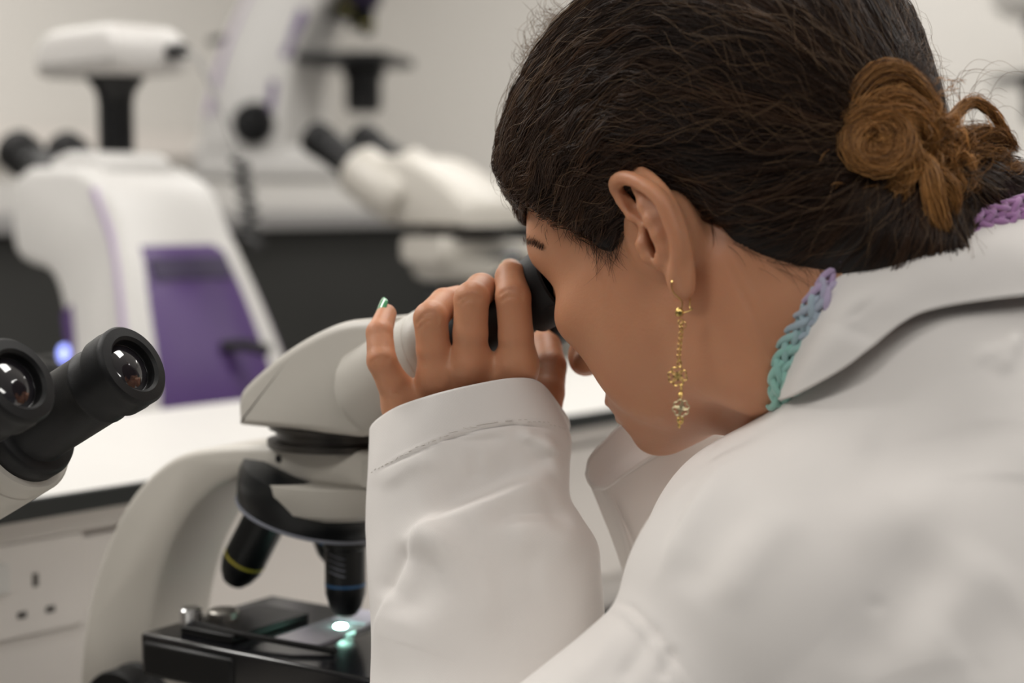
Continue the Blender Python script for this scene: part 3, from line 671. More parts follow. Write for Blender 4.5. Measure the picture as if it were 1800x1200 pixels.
nail('ring', 1.5, nrm=(-.2, -.1, 1), width=5.4, length=10.5)

# ------------------------------------------------------------------ hair
def hair_mat(name, c0, c1, rough=.42):
    m = bpy.data.materials.new(name); m.use_nodes = True; nt = m.node_tree; b = nt.nodes['Principled BSDF']
    at_ = nt.nodes.new('ShaderNodeAttribute'); at_.attribute_name = 'tone'
    mx = nt.nodes.new('ShaderNodeMix'); mx.data_type = 'RGBA'; mx.inputs['A'].default_value = (*c0, 1); mx.inputs['B'].default_value = (*c1, 1)
    nt.links.new(at_.outputs['Fac'], mx.inputs['Factor']); nt.links.new(mx.outputs['Result'], b.inputs['Base Color'])
    b.inputs['Roughness'].default_value = rough; b.inputs['Specular IOR Level'].default_value = .35
    M[name] = m
hair_mat('hair_brown', (.015, .0072, .0045), (.090, .042, .019))
hair_mat('hair_auburn', (.10, .040, .012), (.70, .34, .105))
hair_mat('hair_loose', (.10, .055, .028), (.26, .16, .085))
mat('hair_under', (.012, .007, .0045), .8, var=.2, vscale=80)
mat('bun_under', (.022, .009, .004), .8, var=.2, vscale=80)

def trace_head(px, py):
    o = w2h(CAM * 1000); r = w2h(atmm(px, py, 1.0)) - o; t = np.linspace(.66, .95, 600); P = o + t[:, None] * r
    head2 = Clay.sample(skull, P); i = int(np.argmax(head2 < .3)) if (head2 < .3).any() else int(np.argmin(head2)); return P[i]
skull = Clay((0, 0, 0), (1, 1, 1), 1); skull.lo, skull.h, skull.n, skull.ax, skull.d = head.lo, head.h, head.n, head.ax, skull_d
line_px = [(928, 368), (960, 386), (1000, 402), (1030, 424), (1052, 446), (1078, 452), (1094, 420), (1108, 385), (1150, 365), (1205, 348), (1232, 366), (1262, 396), (1292, 432), (1340, 456), (1400, 474), (1455, 484), (1520, 500)]
LP = np.array([trace_head(x, y) for x, y in line_px]); phi = np.degrees(np.arctan2(LP[:, 1], LP[:, 0] + 12))
o_ = np.argsort(phi); HPH = np.concatenate([[0], phi[o_], [180]]); HZ = np.concatenate([[LP[o_[0], 2] + 3], LP[o_, 2], [LP[o_[-1], 2] - 40]])
def hairline(x, y): return np.interp(np.degrees(np.arctan2(np.abs(y), x + 12)), HPH, HZ)
hair = Clay((0, 0, 0), (1, 1, 1), 1); hair.lo, hair.h, hair.n, hair.ax = head.lo, head.h, head.n, head.ax
X_, Y_, Z_ = hair.grid((slice(None),) * 3)
hz = hairline(X_[:, :, 0], Y_[:, :, 0])[:, :, None].astype(np.float32)
thick = np.clip((Z_ - hz) * .42 - 1.0, -3.0, 9.5) + np.where(X_ > 20, np.clip((X_ - 20) * .05, 0, 2.6) * np.clip((Z_ - hz) / 25, 0, 1), 0)
hair.d = (skull_d - thick).astype(np.float32)
BUN = hpx(1585, 275, .742)
for px, py, d, r, k in ((1340, 405, .768, 14, 14), (1430, 410, .758, 18, 16), (1520, 400, .750, 20, 16), (1610, 370, .750, 20, 14), (1700, 340, .755, 17, 12), (1770, 330, .772, 13, 18), (1480, 330, .750, 18, 18), (1560, 150, .748, 12, 18)):
    hair.ell(hpx(px, py, d), (r, r, r), k)
uv_, uf_ = hair.mesh()
# keep the cap only where it stands clear of the skin
keep = skull.sample(uv_) > -.5; fk = keep[uf_].all(1); used = np.unique(uf_[fk]); rm = np.full(len(uv_), -1); rm[used] = np.arange(len(used))
hair_o = wobj('hair', h2w(uv_[used]), rm[uf_[fk]], 'hair_under')
hair_o['label'] = 'dark brown hair pulled back to a low bun'

def strands(name, L, R, tone, m, parent, seg=3):
    V, F = tube_mesh(L, R, seg); o = mesh_obj(name, V * .001, F, m, None, True)
    a = o.data.attributes.new('tone', 'FLOAT', 'POINT'); a.data.foreach_set('value', np.repeat(tone, L.shape[1] * seg).astype(np.float32))
    o.parent = parent; o.matrix_parent_inverse = parent.matrix_world.inverted(); o['kind'] = 'stuff'; return o
bpy.context.view_layer.update()

def smooth_noise(P, sc, seed):                         # sum of random plane waves
    g = np.random.default_rng(seed); out = np.zeros(len(P))
    for i in range(7):
        k = g.normal(size=3); k /= np.linalg.norm(k); out += np.sin(P @ k * (2 * PI / sc) * g.uniform(.6, 1.5) + g.uniform(0, 6.3))
    return out / 2.6
camL = w2h(CAM * 1000)
nrm_v = hair.normal(uv_[used]); vis = np.einsum('ij,ij->i', nrm_v, (camL - uv_[used]) / np.linalg.norm(camL - uv_[used], axis=1, keepdims=True)) > -.35
cand = uv_[used][vis]
def comb(P, ph, amp, lam, lift, step, nstep, wave2=0.0):      # hair laid over the head towards the bun
    path = []; s_ = np.zeros(len(P)); P = P.copy()
    for i in range(nstep):
        n = hair.normal(P); d = hair.sample(P); hump = lift * (1 if i else .5) + wave2 * np.sin(2 * PI * s_ / (lam * .8) + ph * 1.3)
        P = P - n * (d - np.maximum(hump, .1))[:, None]
        path.append(P.copy())
        v = BUN - P; dist = np.linalg.norm(v, axis=1); v /= dist[:, None]
        w = np.clip((dist - 95) / 60, 0, 1)[:, None]; v = v + w * np.array([-.25, .1, .55])
        low = np.clip((-P[:, 2] - 5) / 40, 0, 1)[:, None] * np.clip((120 - dist) / 60, 0, 1)[:, None]; v = v + low * np.array([-.4, 0, -.25]) * .5
        v -= n * np.sum(v * n, axis=1, keepdims=True); v /= np.linalg.norm(v, axis=1, keepdims=True) + 1e-6
        sd = np.cross(n, v); v = v + sd * (amp * 2 * PI / lam * np.cos(2 * PI * s_ / lam + ph))[:, None]
        st = step * np.clip((dist - 12) / 20, .05, 1); P = P + v * st[:, None]; s_ += st
    return np.stack(path, 1)
def curliness(r): return np.clip(1.75 - .0125 * np.linalg.norm(r - np.array([70, 60, 20]), axis=1), .3, 1.7)
NS = 9800; NSTEP = 15
r0 = cand[rng.integers(0, len(cand), NS)] + rng.normal(0, .6, (NS, 3))
ph = smooth_noise(r0, 42, 1) * 3.2 + rng.normal(0, .45, NS); amp = (1.3 + .8 * smooth_noise(r0, 60, 2)) * rng.uniform(.6, 1.4, NS) * curliness(r0); lam = 25 + 6 * smooth_noise(r0, 70, 3)
lift = rng.uniform(.1, 2.0, NS) + np.clip(smooth_noise(r0, 20, 5), 0, 2) * 1.3; lift[rng.random(NS) < .03] += rng.uniform(1, 3)
L = comb(r0, ph, amp, lam, lift, rng.uniform(3.2, 6.0, NS), NSTEP, .5 * curliness(r0))
taper = np.interp(np.linspace(0, 1, NSTEP), [0, .12, .8, 1], [.35, 1, 1, .3])
tone = np.clip(rng.beta(1.2, 4.0, NS) + .14 * smooth_noise(r0, 30, 8) + .30 * np.clip(1 - np.linalg.norm(r0 - BUN, axis=1) / 75, 0, 1), 0, 1)
strands('hair_strands', h2w(L.reshape(-1, 3)).reshape(L.shape), rng.uniform(.09, .21, NS)[:, None] * taper, tone, 'hair_brown', hair_o)
# wavy locks that stand proud of the rest, thicker round the brow and temple
wt = curliness(cand) ** 2; wt /= wt.sum(); NC, NL = 230, 17
c0_ = cand[rng.choice(len(cand), NC, p=wt)]; rep = np.repeat(np.arange(NC), NL); NK_ = NC * NL
r1 = c0_[rep] + rng.normal(0, 1.5, (NK_, 3)); cu = curliness(c0_)
phc = smooth_noise(c0_, 50, 11) * 3 + rng.normal(0, .8, NC); ampc = rng.uniform(1.4, 3.0, NC) * cu; lamc = rng.uniform(22, 36, NC); lfc = rng.uniform(1.5, 3.6, NC); stc = rng.uniform(3.4, 5.4, NC)
L = comb(r1, phc[rep] + rng.normal(0, .22, NK_), ampc[rep] * rng.uniform(.8, 1.2, NK_), lamc[rep], lfc[rep] + rng.normal(0, .5, NK_), stc[rep] * rng.uniform(.93, 1.07, NK_), NSTEP, (1.0 * cu)[rep])
tone = np.clip(np.repeat(rng.beta(1.6, 3.2, NC), NL) + rng.normal(0, .12, NK_) + .10, 0, 1)
strands('hair_locks', h2w(L.reshape(-1, 3)).reshape(L.shape), rng.uniform(.08, .19, NK_)[:, None] * taper, tone, 'hair_brown', hair_o)
# single stray hairs over the crown
NQ = 520; r2 = cand[rng.integers(0, len(cand), NQ)]
L = comb(r2, rng.uniform(0, 6.3, NQ), rng.uniform(2, 6, NQ), rng.uniform(25, 60, NQ), rng.uniform(2.5, 6.5, NQ), rng.uniform(2.5, 6, NQ), NSTEP, 1.2)
strands('stray_strands', h2w(L.reshape(-1, 3)).reshape(L.shape), rng.uniform(.05, .085, NQ)[:, None] * taper, rng.uniform(.1, 1, NQ), 'hair_loose', hair_o)

# ---- the bun: locks follow looped guides
def lock(pts, n, rad, frizz=.8, seg=15, flat=.6, length=(.72, 1), ends=(.3, 1, .35)):
    G = spline(np.array([atmm(*p) for p in pts]), 60)
    T = np.gradient(G, axis=0); T /= np.linalg.norm(T, axis=1, keepdims=True); vw = (CAM * 1000 - G); vw /= np.linalg.norm(vw, axis=1, keepdims=True)
    S = np.cross(T, vw); S /= np.linalg.norm(S, axis=1, keepdims=True); U = np.cross(S, T)
    a = rng.uniform(0, 2 * PI, n); r = np.sqrt(rng.random(n)) * rad
    ln = rng.uniform(*length, n); t0 = rng.random(n) * (1 - ln)
    out = np.zeros((n, seg, 3)); wv = rng.uniform(0, 6.3, n); fq = rng.uniform(.6, 3.2, n); frizz = frizz * np.minimum(rng.gamma(1.6, .55, n), 2.2)
    for j in range(seg):
        t = np.clip(t0 + ln * j / (seg - 1), 0, 1); f = t * 59; i = np.minimum(f.astype(int), 58); q = (f - i)[:, None]
        mixv = lambda A: A[i] * (1 - q) + A[i + 1] * q
        w = np.interp(t, [0, .5, 1], ends); tw = a + 1.6 * t
        out[:, j] = mixv(G) + mixv(S) * (r * w * np.cos(tw) + frizz * np.sin(wv + fq * 6.3 * t))[:, None] + mixv(U) * (r * w * np.sin(tw) * flat + .6 * frizz * np.cos(wv * 1.7 + fq * 5 * t))[:, None]
    return out
B = []
bun_under = Clay(atmm(1600, 270, .745) - 75, atmm(1600, 270, .745) + 75, 1.5)
for px, py, d, r in ((1565, 215, .752, 19), (1560, 270, .750, 20), (1620, 300, .748, 18), (1680, 285, .754, 13), (1735, 275, .758, 9), (1600, 180, .752, 15), (1560, 330, .750, 13)):
    bun_under.ell(atmm(px, py, d), (r, r, r), 6)
bv_, bf_ = bun_under.mesh(); bun_o = wobj('hair_bun', bv_, bf_, 'bun_under'); bun_o['label'] = 'loose auburn hair bun'
bpy.context.view_layer.update()
cx, cy = 1540, 248
coil = [(cx + r * math.cos(t) * 1.05, cy + r * math.sin(t) * .95, .716 - .003 * math.sin(t) + .00008 * (50 - r)) for t, r in zip(np.linspace(-2.6, 9.8, 24), np.linspace(62, 12, 24))]
B = [lock([(1500, 330, .735), (1491, 255, .728), (1502, 175, .725), (1545, 128, .724), (1598, 132, .725), (1640, 178, .729), (1655, 245, .735)], 260, 5.2, .7),
     lock([(1505, 255, .728), (1525, 195, .723), (1572, 176, .722), (1625, 200, .725), (1640, 250, .730)], 260, 6.5, .8),
     lock([(1510, 225, .722), (1550, 200, .718), (1600, 205, .719), (1640, 240, .724), (1630, 290, .728)], 235, 5.0, .7),
     lock([(1498, 215, .730), (1520, 160, .727), (1570, 145, .726), (1620, 165, .728)], 161, 6, 1.0),
     lock(coil, 260, 5.0, 2.0, 24),
     lock([(1605, 300, .728), (1645, 245, .728), (1700, 182, .738), (1735, 190, .745), (1765, 230, .752), (1780, 268, .757)], 186, 2.6, .9),
     lock([(1610, 290, .726), (1660, 250, .730), (1715, 235, .740), (1765, 240, .750), (1788, 268, .757)], 223, 4.5, 1.2),
     lock([(1615, 300, .725), (1670, 280, .732), (1730, 272, .742), (1785, 278, .755)], 198, 5.0, 1.4, ends=(.5, 1, .7)),
     lock([(1600, 275, .722), (1632, 290, .718), (1642, 340, .716), (1650, 385, .718), (1660, 416, .722)], 260, 5.4, .5, ends=(.4, 1, .8)),
     lock([(1610, 285, .722), (1655, 310, .720), (1675, 350, .720), (1672, 392, .724)], 161, 4.5, .8),
     lock([(1560, 335, .726), (1510, 320, .727), (1478, 290, .732), (1490, 285, .730), (1540, 318, .724)], 148, 3.6, 1.3),
     lock([(1560, 300, .722), (1585, 330, .720), (1560, 360, .724), (1510, 345, .730)], 161, 4.5, 1.5),
     lock([(1590, 230, .722), (1600, 275, .719), (1585, 315, .720), (1545, 330, .724)], 198, 6, 1.6),
     lock([(1645, 320, .730), (1700, 318, .737), (1760, 300, .748), (1800, 290, .757)], 161, 5, 1.6),
     lock([(1650, 340, .727), (1690, 345, .732), (1715, 338, .738)], 86, 3, .9)]
for k in range(60):                                    # the tangle in the middle
    c = np.array([1600 + rng.normal(0, 38), 275 + rng.normal(0, 40)]); a = rng.uniform(0, 6.3); r = rng.uniform(18, 40)
    B.append(lock([(c[0] + r * math.cos(a + t), c[1] + r * .8 * math.sin(a + t), .722 + .006 * rng.random() + .00006 * abs(c[0] - 1580)) for t in (0, 1.1, 2.2, 3.2)], 34, 2.5, 1.8))
for k in range(170):                                   # single curls standing off the bun
    c = np.array([1602 + rng.normal(0, 46), 258 + rng.normal(0, 46)]); a = rng.uniform(0, 6.3); r = rng.uniform(16, 46)
    B.append(lock([(c[0] + r * math.cos(a + t), c[1] + r * .8 * math.sin(a + t), .716 + .010 * rng.random() + .00012 * max(0, c[0] - 1600)) for t in (0, 1.0, 2.0, 3.0)], 3, .5, .9))
for SEG in (15, 24):
    G = [b for b in B if b.shape[1] == SEG]
    if G:
        L = np.concatenate(G); n = len(L); tone = np.clip(np.concatenate([np.full(len(b), rng.uniform(.25, .75)) for b in G]) + rng.normal(0, .24, n), 0, 1)
        strands('bun_strands', L, rng.uniform(.08, .19, n)[:, None] * np.interp(np.linspace(0, 1, SEG), [0, .1, .85, 1], [.4, 1, 1, .3]), tone, 'hair_auburn', bun_o)
# dark hair of the nape under the bun
N_ = [lock([(1425, 482, .738), (1480, 455, .727), (1550, 425, .722), (1600, 360, .722)], 336, 8, 1.4),
      lock([(1462, 492, .732), (1520, 462, .724), (1590, 420, .721), (1625, 350, .722)], 336, 7, 1.5),
      lock([(1530, 470, .729), (1600, 440, .724), (1660, 405, .722), (1650, 340, .724)], 336, 7, 1.5),
      lock([(1620, 432, .730), (1680, 402, .728), (1700, 360, .732), (1670, 320, .732)], 240, 6, 1.5),
      lock([(1280, 395, .764), (1350, 425, .752), (1440, 430, .742), (1530, 400, .735), (1580, 330, .733)], 400, 9, 1.2),
      lock([(1300, 350, .762), (1390, 380, .748), (1480, 370, .738), (1560, 310, .732)], 320, 10, 1.3),
      lock([(1440, 470, .744), (1480, 430, .736), (1540, 380, .732), (1590, 320, .730)], 288, 9, 1.6),
      lock([(1500, 455, .736), (1560, 415, .731), (1600, 360, .728), (1610, 310, .728)], 288, 9, 1.8),
      lock([(1570, 425, .733), (1630, 390, .731), (1640, 330, .730)], 240, 8, 1.8),
      lock([(1640, 330, .735), (1700, 330, .740), (1760, 320, .750), (1810, 318, .760)], 240, 10, 1.3),
      lock([(1620, 360, .735), (1700, 362, .740), (1810, 340, .757)], 192, 6, 1.2)]
L = np.concatenate(N_); n = len(L)
strands('nape_strands', L, rng.uniform(.10, .22, n)[:, None] * np.interp(np.linspace(0, 1, 15), [0, .1, .85, 1], [.3, 1, 1, .4]), np.clip(rng.beta(1.5, 3, n), 0, 1), 'hair_brown', hair_o)
# loose hairs that stand off: brow and temple frizz, strays at the nape, over the bun
Fz = []
for k in range(380):
    y0 = rng.uniform(20, 350); x0 = np.interp(y0, [0, 60, 120, 200, 300, 370], [985, 950, 925, 905, 898, 925]) + rng.uniform(0, 22); d0 = .868 - rng.uniform(0, .012)
    ln = rng.uniform(25, 110); up = rng.uniform(-.9, .4); bend = rng.uniform(-14, 26); ou = rng.uniform(2, 26)
    Fz.append(lock([(x0 + 12, y0, d0), (x0 - ou * .7, y0 + up * ln * .3 - 6, d0), (x0 - ou, y0 + up * ln * .7, d0), (x0 - ou + bend, y0 + up * ln, d0)], 1, 0, rng.uniform(.1, .9), length=(1, 1)))
for k in range(46):
    x0, y0 = rng.uniform(1590, 1740), rng.uniform(150, 240); a = rng.uniform(-2.4, -.5); ln = rng.uniform(30, 120)
    Fz.append(lock([(x0, y0 + 25, .745), (x0 + ln * .4 * math.cos(a), y0 + ln * .4 * math.sin(a), .745), (x0 + ln * .8 * math.cos(a + .4), y0 + ln * .8 * math.sin(a + .4), .747), (x0 + ln * math.cos(a + .9), y0 + ln * math.sin(a + .9), .747)], 1, 0, .3, length=(1, 1)))
L = np.concatenate(Fz); n = len(L)
strands('loose_strands', L, np.full((n, 1), .085) * np.interp(np.linspace(0, 1, 15), [0, .8, 1], [1, 1, .4]), rng.random(n), 'hair_loose', hair_o)
Wp = []
def wisp(px, py, dx, dy, n, spread, ln=1.0):            # short hairs lying on the skin at the hairline
    for k in range(n):
        x, y = px + rng.normal(0, spread), py + rng.normal(0, spread * .6); L_ = ln * rng.uniform(.5, 1.2); c = rng.normal(0, .35)
        Q = [trace_head(x + dx * L_ * t + c * dy * L_ * t * t, y + dy * L_ * t - c * dx * L_ * t * t) for t in np.linspace(0, 1, 6)]
        nn = skull.normal(np.array(Q)); Q = np.array(Q) + nn * np.array([.2, .8, 1.0, .9, .7, .5])[:, None]; Wp.append(spline(h2w(Q), 12))
wisp(1062, 430, 8, 46, 46, 13); wisp(1085, 415, -2, 44, 26, 7); wisp(1040, 415, 4, 38, 26, 10); wisp(985, 385, -4, 26, 26, 22); wisp(1010, 400, 10, 34, 22, 12)
wisp(1245, 368, 22, 56, 12, 6); wisp(1300, 420, 60, 36, 22, 14); wisp(1370, 450, 70, 26, 26, 18); wisp(1430, 462, 30, 36, 20, 14); wisp(1225, 352, 30, 20, 14, 8)
L = np.stack(Wp); n = len(L)
strands('wisps', L, rng.uniform(.05, .11, n)[:, None] * np.interp(np.linspace(0, 1, 12), [0, .6, 1], [1, 1, .3]), rng.beta(1.5, 3, n), 'hair_brown', hair_o)
# the tail of the left eyebrow and the lashes
Eb = []
for k in range(130):
    t = rng.random(); x, y = 921 + 32 * t + rng.normal(0, 1.5), 426 + 14 * t * t + rng.normal(0, 4.0 * (1 - .75 * t))
    p = trace_head(x, y); nn = skull.normal(p[None])[0]; e = np.array([-.3, .95, .15]); e = e - nn * (e @ nn)
    Eb.append(np.array([h2w(p + nn * (.2 + .5 * q) + e * 7 * q) for q in np.linspace(0, 1, 6)]))
L = np.stack(Eb); strands('eyebrow', L, np.full((len(L), 1), .08) * np.array([[1, 1, 1, .9, .6, .3]]), np.full(len(L), .25), 'hair_brown', hair_o)
La = []
for k in range(26):
    q = k / 25; p = np.array([86 - 6 * q * q, 26 + 17 * q, 4.0]); La.append(np.array([h2w(p + np.array([8, 2 + 4 * q, -5]) * t + np.array([0, 0, 4]) * t * t) for t in np.linspace(0, 1, 6)]))
L = np.stack(La); strands('eyelashes', L, np.full((len(L), 1), .13) * np.array([[1, 1, 1, .9, .6, .3]]), np.full(len(L), 0), 'hair_brown', hair_o)

# ------------------------------------------------------------------ the lab coat
def cloth_mat(name, col, col2):
    m = mat(name, col, .85, var=.03, vscale=14, sheen=.25, spec=.2, col2=col2); nt = m.node_tree; b = nt.nodes['Principled BSDF']; L = nt.links
    tc = nt.nodes.new('ShaderNodeTexCoord'); sp = nt.nodes.new('ShaderNodeSeparateXYZ'); L.new(tc.outputs['Object'], sp.inputs[0])
    ws = []
    for vec in ((1.0, .4, .3), (-.3, .35, 1.0)):        # a fine plain weave: two thread directions
        dt = nt.nodes.new('ShaderNodeVectorMath'); dt.operation = 'DOT_PRODUCT'; L.new(tc.outputs['Object'], dt.inputs[0]); dt.inputs[1].default_value = vec
        sn = nt.nodes.new('ShaderNodeMath'); sn.operation = 'MULTIPLY'; L.new(dt.outputs['Value'], sn.inputs[0]); sn.inputs[1].default_value = 9000
        s2 = nt.nodes.new('ShaderNodeMath'); s2.operation = 'SINE'; L.new(sn.outputs[0], s2.inputs[0]); ws.append(s2)
    ad = nt.nodes.new('ShaderNodeMath'); ad.operation = 'ADD'; L.new(ws[0].outputs[0], ad.inputs[0]); L.new(ws[1].outputs[0], ad.inputs[1])
    n2 = nt.nodes.new('ShaderNodeTexNoise'); n2.inputs['Scale'].default_value = 26; n2.inputs['Detail'].default_value = 3; L.new(tc.outputs['Object'], n2.inputs['Vector'])
    sc_ = nt.nodes.new('ShaderNodeMath'); sc_.operation = 'MULTIPLY'; L.new(ad.outputs[0], sc_.inputs[0]); sc_.inputs[1].default_value = .012
    a2 = nt.nodes.new('ShaderNodeMath'); a2.operation = 'ADD'; L.new(sc_.outputs[0], a2.inputs[0]); L.new(n2.outputs['Fac'], a2.inputs[1])
    bp = nt.nodes.new('ShaderNodeBump'); bp.inputs['Strength'].default_value = .3; bp.inputs['Distance'].default_value = .0014
    L.new(a2.outputs[0], bp.inputs['Height']); L.new(bp.outputs['Normal'], b.inputs['Normal'])
cloth_mat('coat_cotton', (.80, .765, .73), (.76, .72, .69))
mat('seam_thread', (.74, .70, .66), .9)

def stroke_dist(X, Y, pts):
    P = np.asarray(pts, float); best = np.full(len(X), 1e9); side = np.zeros(len(X)); tt = np.zeros(len(X)); n = len(P) - 1
    for i in range(n):
        a = P[i]; v = P[i + 1] - a; L2 = v @ v; t = np.clip(((X - a[0]) * v[0] + (Y - a[1]) * v[1]) / L2, 0, 1)
        dx = X - a[0] - t * v[0]; dy = Y - a[1] - t * v[1]; d = np.hypot(dx, dy); m = d < best
        best[m] = d[m]; side[m] = np.sign(v[0] * dy - v[1] * dx)[m]; tt[m] = ((i + t) / n)[m]
    return best, side, tt
def press(V, N, strokes):                              # raise (+mm) or press in (-mm) folds along lines over the cloth that faces the lens
    x, y, d = pix(V * .001); view = CAM * 1000 - V; view /= np.linalg.norm(view, axis=1, keepdims=True)
    face = np.clip(np.einsum('ij,ij->i', N, view) * 2.2 - .2, 0, 1); D = np.zeros(len(V))
    for pts, w1, w2, hgt in strokes:                   # w1 / w2: width on either side of the line (pixels)
        q, s, t = stroke_dist(x, y, pts); w = np.where(s > 0, w1, w2); D += hgt * np.exp(-(q / w) ** 2) * np.sin(np.clip(np.minimum(t, 1 - t) * 3.4, 0, 1) * PI / 2) ** 2
    return V + N * (D * face)[:, None]
def grid_normals(V, nu, nv, closed):
    G = V.reshape(nu, nv, 3); du = np.gradient(G, axis=0)
    dv = (np.roll(G, -1, 1) - np.roll(G, 1, 1)) if closed else np.gradient(G, axis=1)
    n = np.cross(dv, du); n /= np.linalg.norm(n, axis=2, keepdims=True) + 1e-9; return n.reshape(-1, 3)
def grid_faces(nu, nv, closed):
    i = np.arange(nu - 1)[:, None]; j = np.arange(nv if closed else nv - 1)[None]; k = (j + 1) % nv
    return np.stack([i * nv + j, i * nv + k, (i + 1) * nv + k, (i + 1) * nv + j], -1).reshape(-1, 4)
def thicken(o, t, off=-1):
    s = o.modifiers.new('thick', 'SOLIDIFY'); s.thickness = t; s.offset = off; return o

# ---- forearm sleeve: rings from the cuff down to the elbow
NR = 180
rim = [(652, 757, .868), (690, 720, .840), (760, 694, .827), (840, 674, .823), (905, 664, .826), (946, 672, .838), (978, 708, .860), (1000, 748, .880), (970, 790, .905), (880, 800, .912), (780, 800, .908), (690, 790, .895)]
rings = [spline(np.array([atmm(*p) for p in rim]), NR, True)]
lev = [(800, 649, 1001, .821, .905), (850, 646, 999, .819, .905), (900, 645, 1000, .816, .902), (930, 646, 1020, .812, .900), (970, 647, 1048, .806, .896), (1020, 650, 1054, .800, .890), (1080, 654, 1060, .794, .886), (1140, 655, 1066, .786, .880), (1200, 653, 1070, .778, .872), (1290, 648, 1066, .764, .860), (1400, 640, 1040, .742, .840), (1560, 600, 990, .706, .806), (1760, 560, 930, .672, .770)]
thv = np.linspace(0, 2 * PI, NR, endpoint=False)
def ring_at(y, x0, x1, dn, df, slope, arc):
    c, w, dc, dr = (x0 + x1) / 2, (x1 - x0) / 2, (dn + df) / 2, (df - dn) / 2; out = []
    for t in thv:
        ct, s_ = -math.cos(t), math.sin(t); e = .80
        px = c + w * math.copysign(abs(ct) ** e, ct); d = dc - dr * math.copysign(abs(s_) ** e, s_)
        out.append(atmm(px, y - slope * (px - c) / w + arc * max(s_, -.3), d))
    return np.array(out)
# re-spread the rim so that its points start left and run over the near side like the rings
rings += [ring_at(*l, slope=s, arc=a) for l, s, a in zip(lev, (32, 30, 26, 20, 14, 10, 6, 0, 0, 0, 0, 0, 0), (-44, -34, -26, -18, -10, -6, 0, 0, 0, 0, 0, 0, 0))]
K = np.stack(rings); u = np.linspace(0, len(K) - 1, 230)
sl = np.stack([spline(K[:, j], 230) for j in range(NR)], 1)
V = sl.reshape(-1, 3); N = -grid_normals(V, 230, NR, True)
cen = sl.mean(1, keepdims=True)
if np.mean(np.einsum('ijk,ijk->ij', N.reshape(sl.shape), sl - cen)) < 0: N = -N
SLEEVE = [([(700, 965), (745, 940), (800, 915), (870, 885), (935, 850), (985, 800)], 85, 15, 4.4),
          ([(740, 895), (800, 872), (870, 842), (940, 800)], 24, 40, -2.4),
          ([(775, 900), (752, 936), (728, 985), (700, 1045), (672, 1120), (650, 1200)], 12, 80, 3.4),
          ([(728, 950), (700, 1010), (680, 1060)], 22, 22, -2.2),
          ([(780, 960), (745, 1030), (710, 1100)], 34, 34, -1.6),
          ([(840, 935), (900, 910), (960, 906), (1010, 925)], 16, 26, -1.9),
          ([(880, 955), (950, 940), (1030, 965)], 28, 28, 1.6),
          ([(930, 770), (962, 800), (975, 850)], 12, 22, 1.6),
          ([(905, 760), (945, 775), (975, 800)], 10, 12, 1.8),
          ([(660, 860), (720, 820), (800, 800)], 14, 20, .9),
          ([(832, 778), (832, 850)], 8, 14, -.7), ([(770, 770), (832, 775), (900, 768)], 10, 10, -.8),
          ([(655, 838), (700, 812), (770, 778), (840, 755), (900, 746), (960, 752), (998, 766)], 2.6, 6.0, -.9),
          ([(655, 832), (700, 806), (770, 772), (840, 749), (900, 740), (960, 746), (998, 760)], 5.0, 4.0, .55),
          ([(700, 1120), (800, 1080), (900, 1075)], 50, 40, 1.2), ([(850, 1010), (960, 1000)], 50, 40, -1.0),
          ([(650, 770), (760, 720), (905, 690), (990, 735)], 4, 5, .0)]
V = press(V, N, [(p, a, b, h * 1.9) for p, a, b, h in SLEEVE])
sleeve = wobj('coat_sleeve', V, grid_faces(230, NR, True), 'coat_cotton'); thicken(sleeve, .0016, 0)
# stitches along the hem of the cuff
st = np.array([(655, 830), (700, 805), (770, 770), (840, 748), (900, 739), (960, 744), (996, 757)]); sx, sy, sd_ = pix(V * .001)
face = np.einsum('ij,ij->i', N, CAM * 1000 - V) > 0; Pst = []
for p in spline(np.column_stack([st, np.zeros(7)]), 90)[:, :2]:
    q = np.hypot(sx - p[0], sy - p[1]); q[~face] = 1e9; i = int(np.argmin(q)); Pst.append((V[i] + N[i] * .9) * .001)
stm = MB()
for i in range(0, 88, 2): stm.tube([Pst[i], (Pst[i] + Pst[i + 1]) / 2 + N[0] * 0, Pst[i + 1]], .00022, 5)
so = own(stm.build('hem_stitching', 'seam_thread')); so.parent = sleeve; so['kind'] = 'stuff'

# ---- shoulder, back and upper sleeve
coat = Clay((-75, 560, 930), (430, 960, 1330), 2.1)
def cc(a, b, k=20):
    coat.cone(atmm(*a[:3]), atmm(*b[:3]), a[3], b[3], k)
cc((1388, 1085, .722, 62), (1672, 838, .765, 60))
cc((1672, 838, .765, 60), (2000, 755, .83, 62), 24)
cc((1500, 765, .745, 30), (1640, 664, .740, 32), 20)
cc((1640, 664, .740, 32), (1900, 622, .758, 34), 20)
cc((1388, 1085, .722, 62), (1600, 1300, .72, 95), 40)
cc((1700, 1000, .765, 92), (1950, 1000, .84, 110), 40)
cc((1650, 1250, .745, 105), (2000, 1300, .84, 120), 40)
cc((1480, 1150, .735, 78), (1700, 950, .76, 80), 30)
coat.chain([atmm(1360, 1150, .716), atmm(1200, 1270, .708), atmm(1000, 1450, .705), atmm(660, 1830, .71)], [52, 54, 58, 52], 9)
coat.ell(atmm(1320, 945, .775), (40, 48, 44), 26)
coat.ell(atmm(1300, 1150, .80), (50, 60, 80), 30)
cv, cf = coat.mesh(); cn = coat.normal(cv)
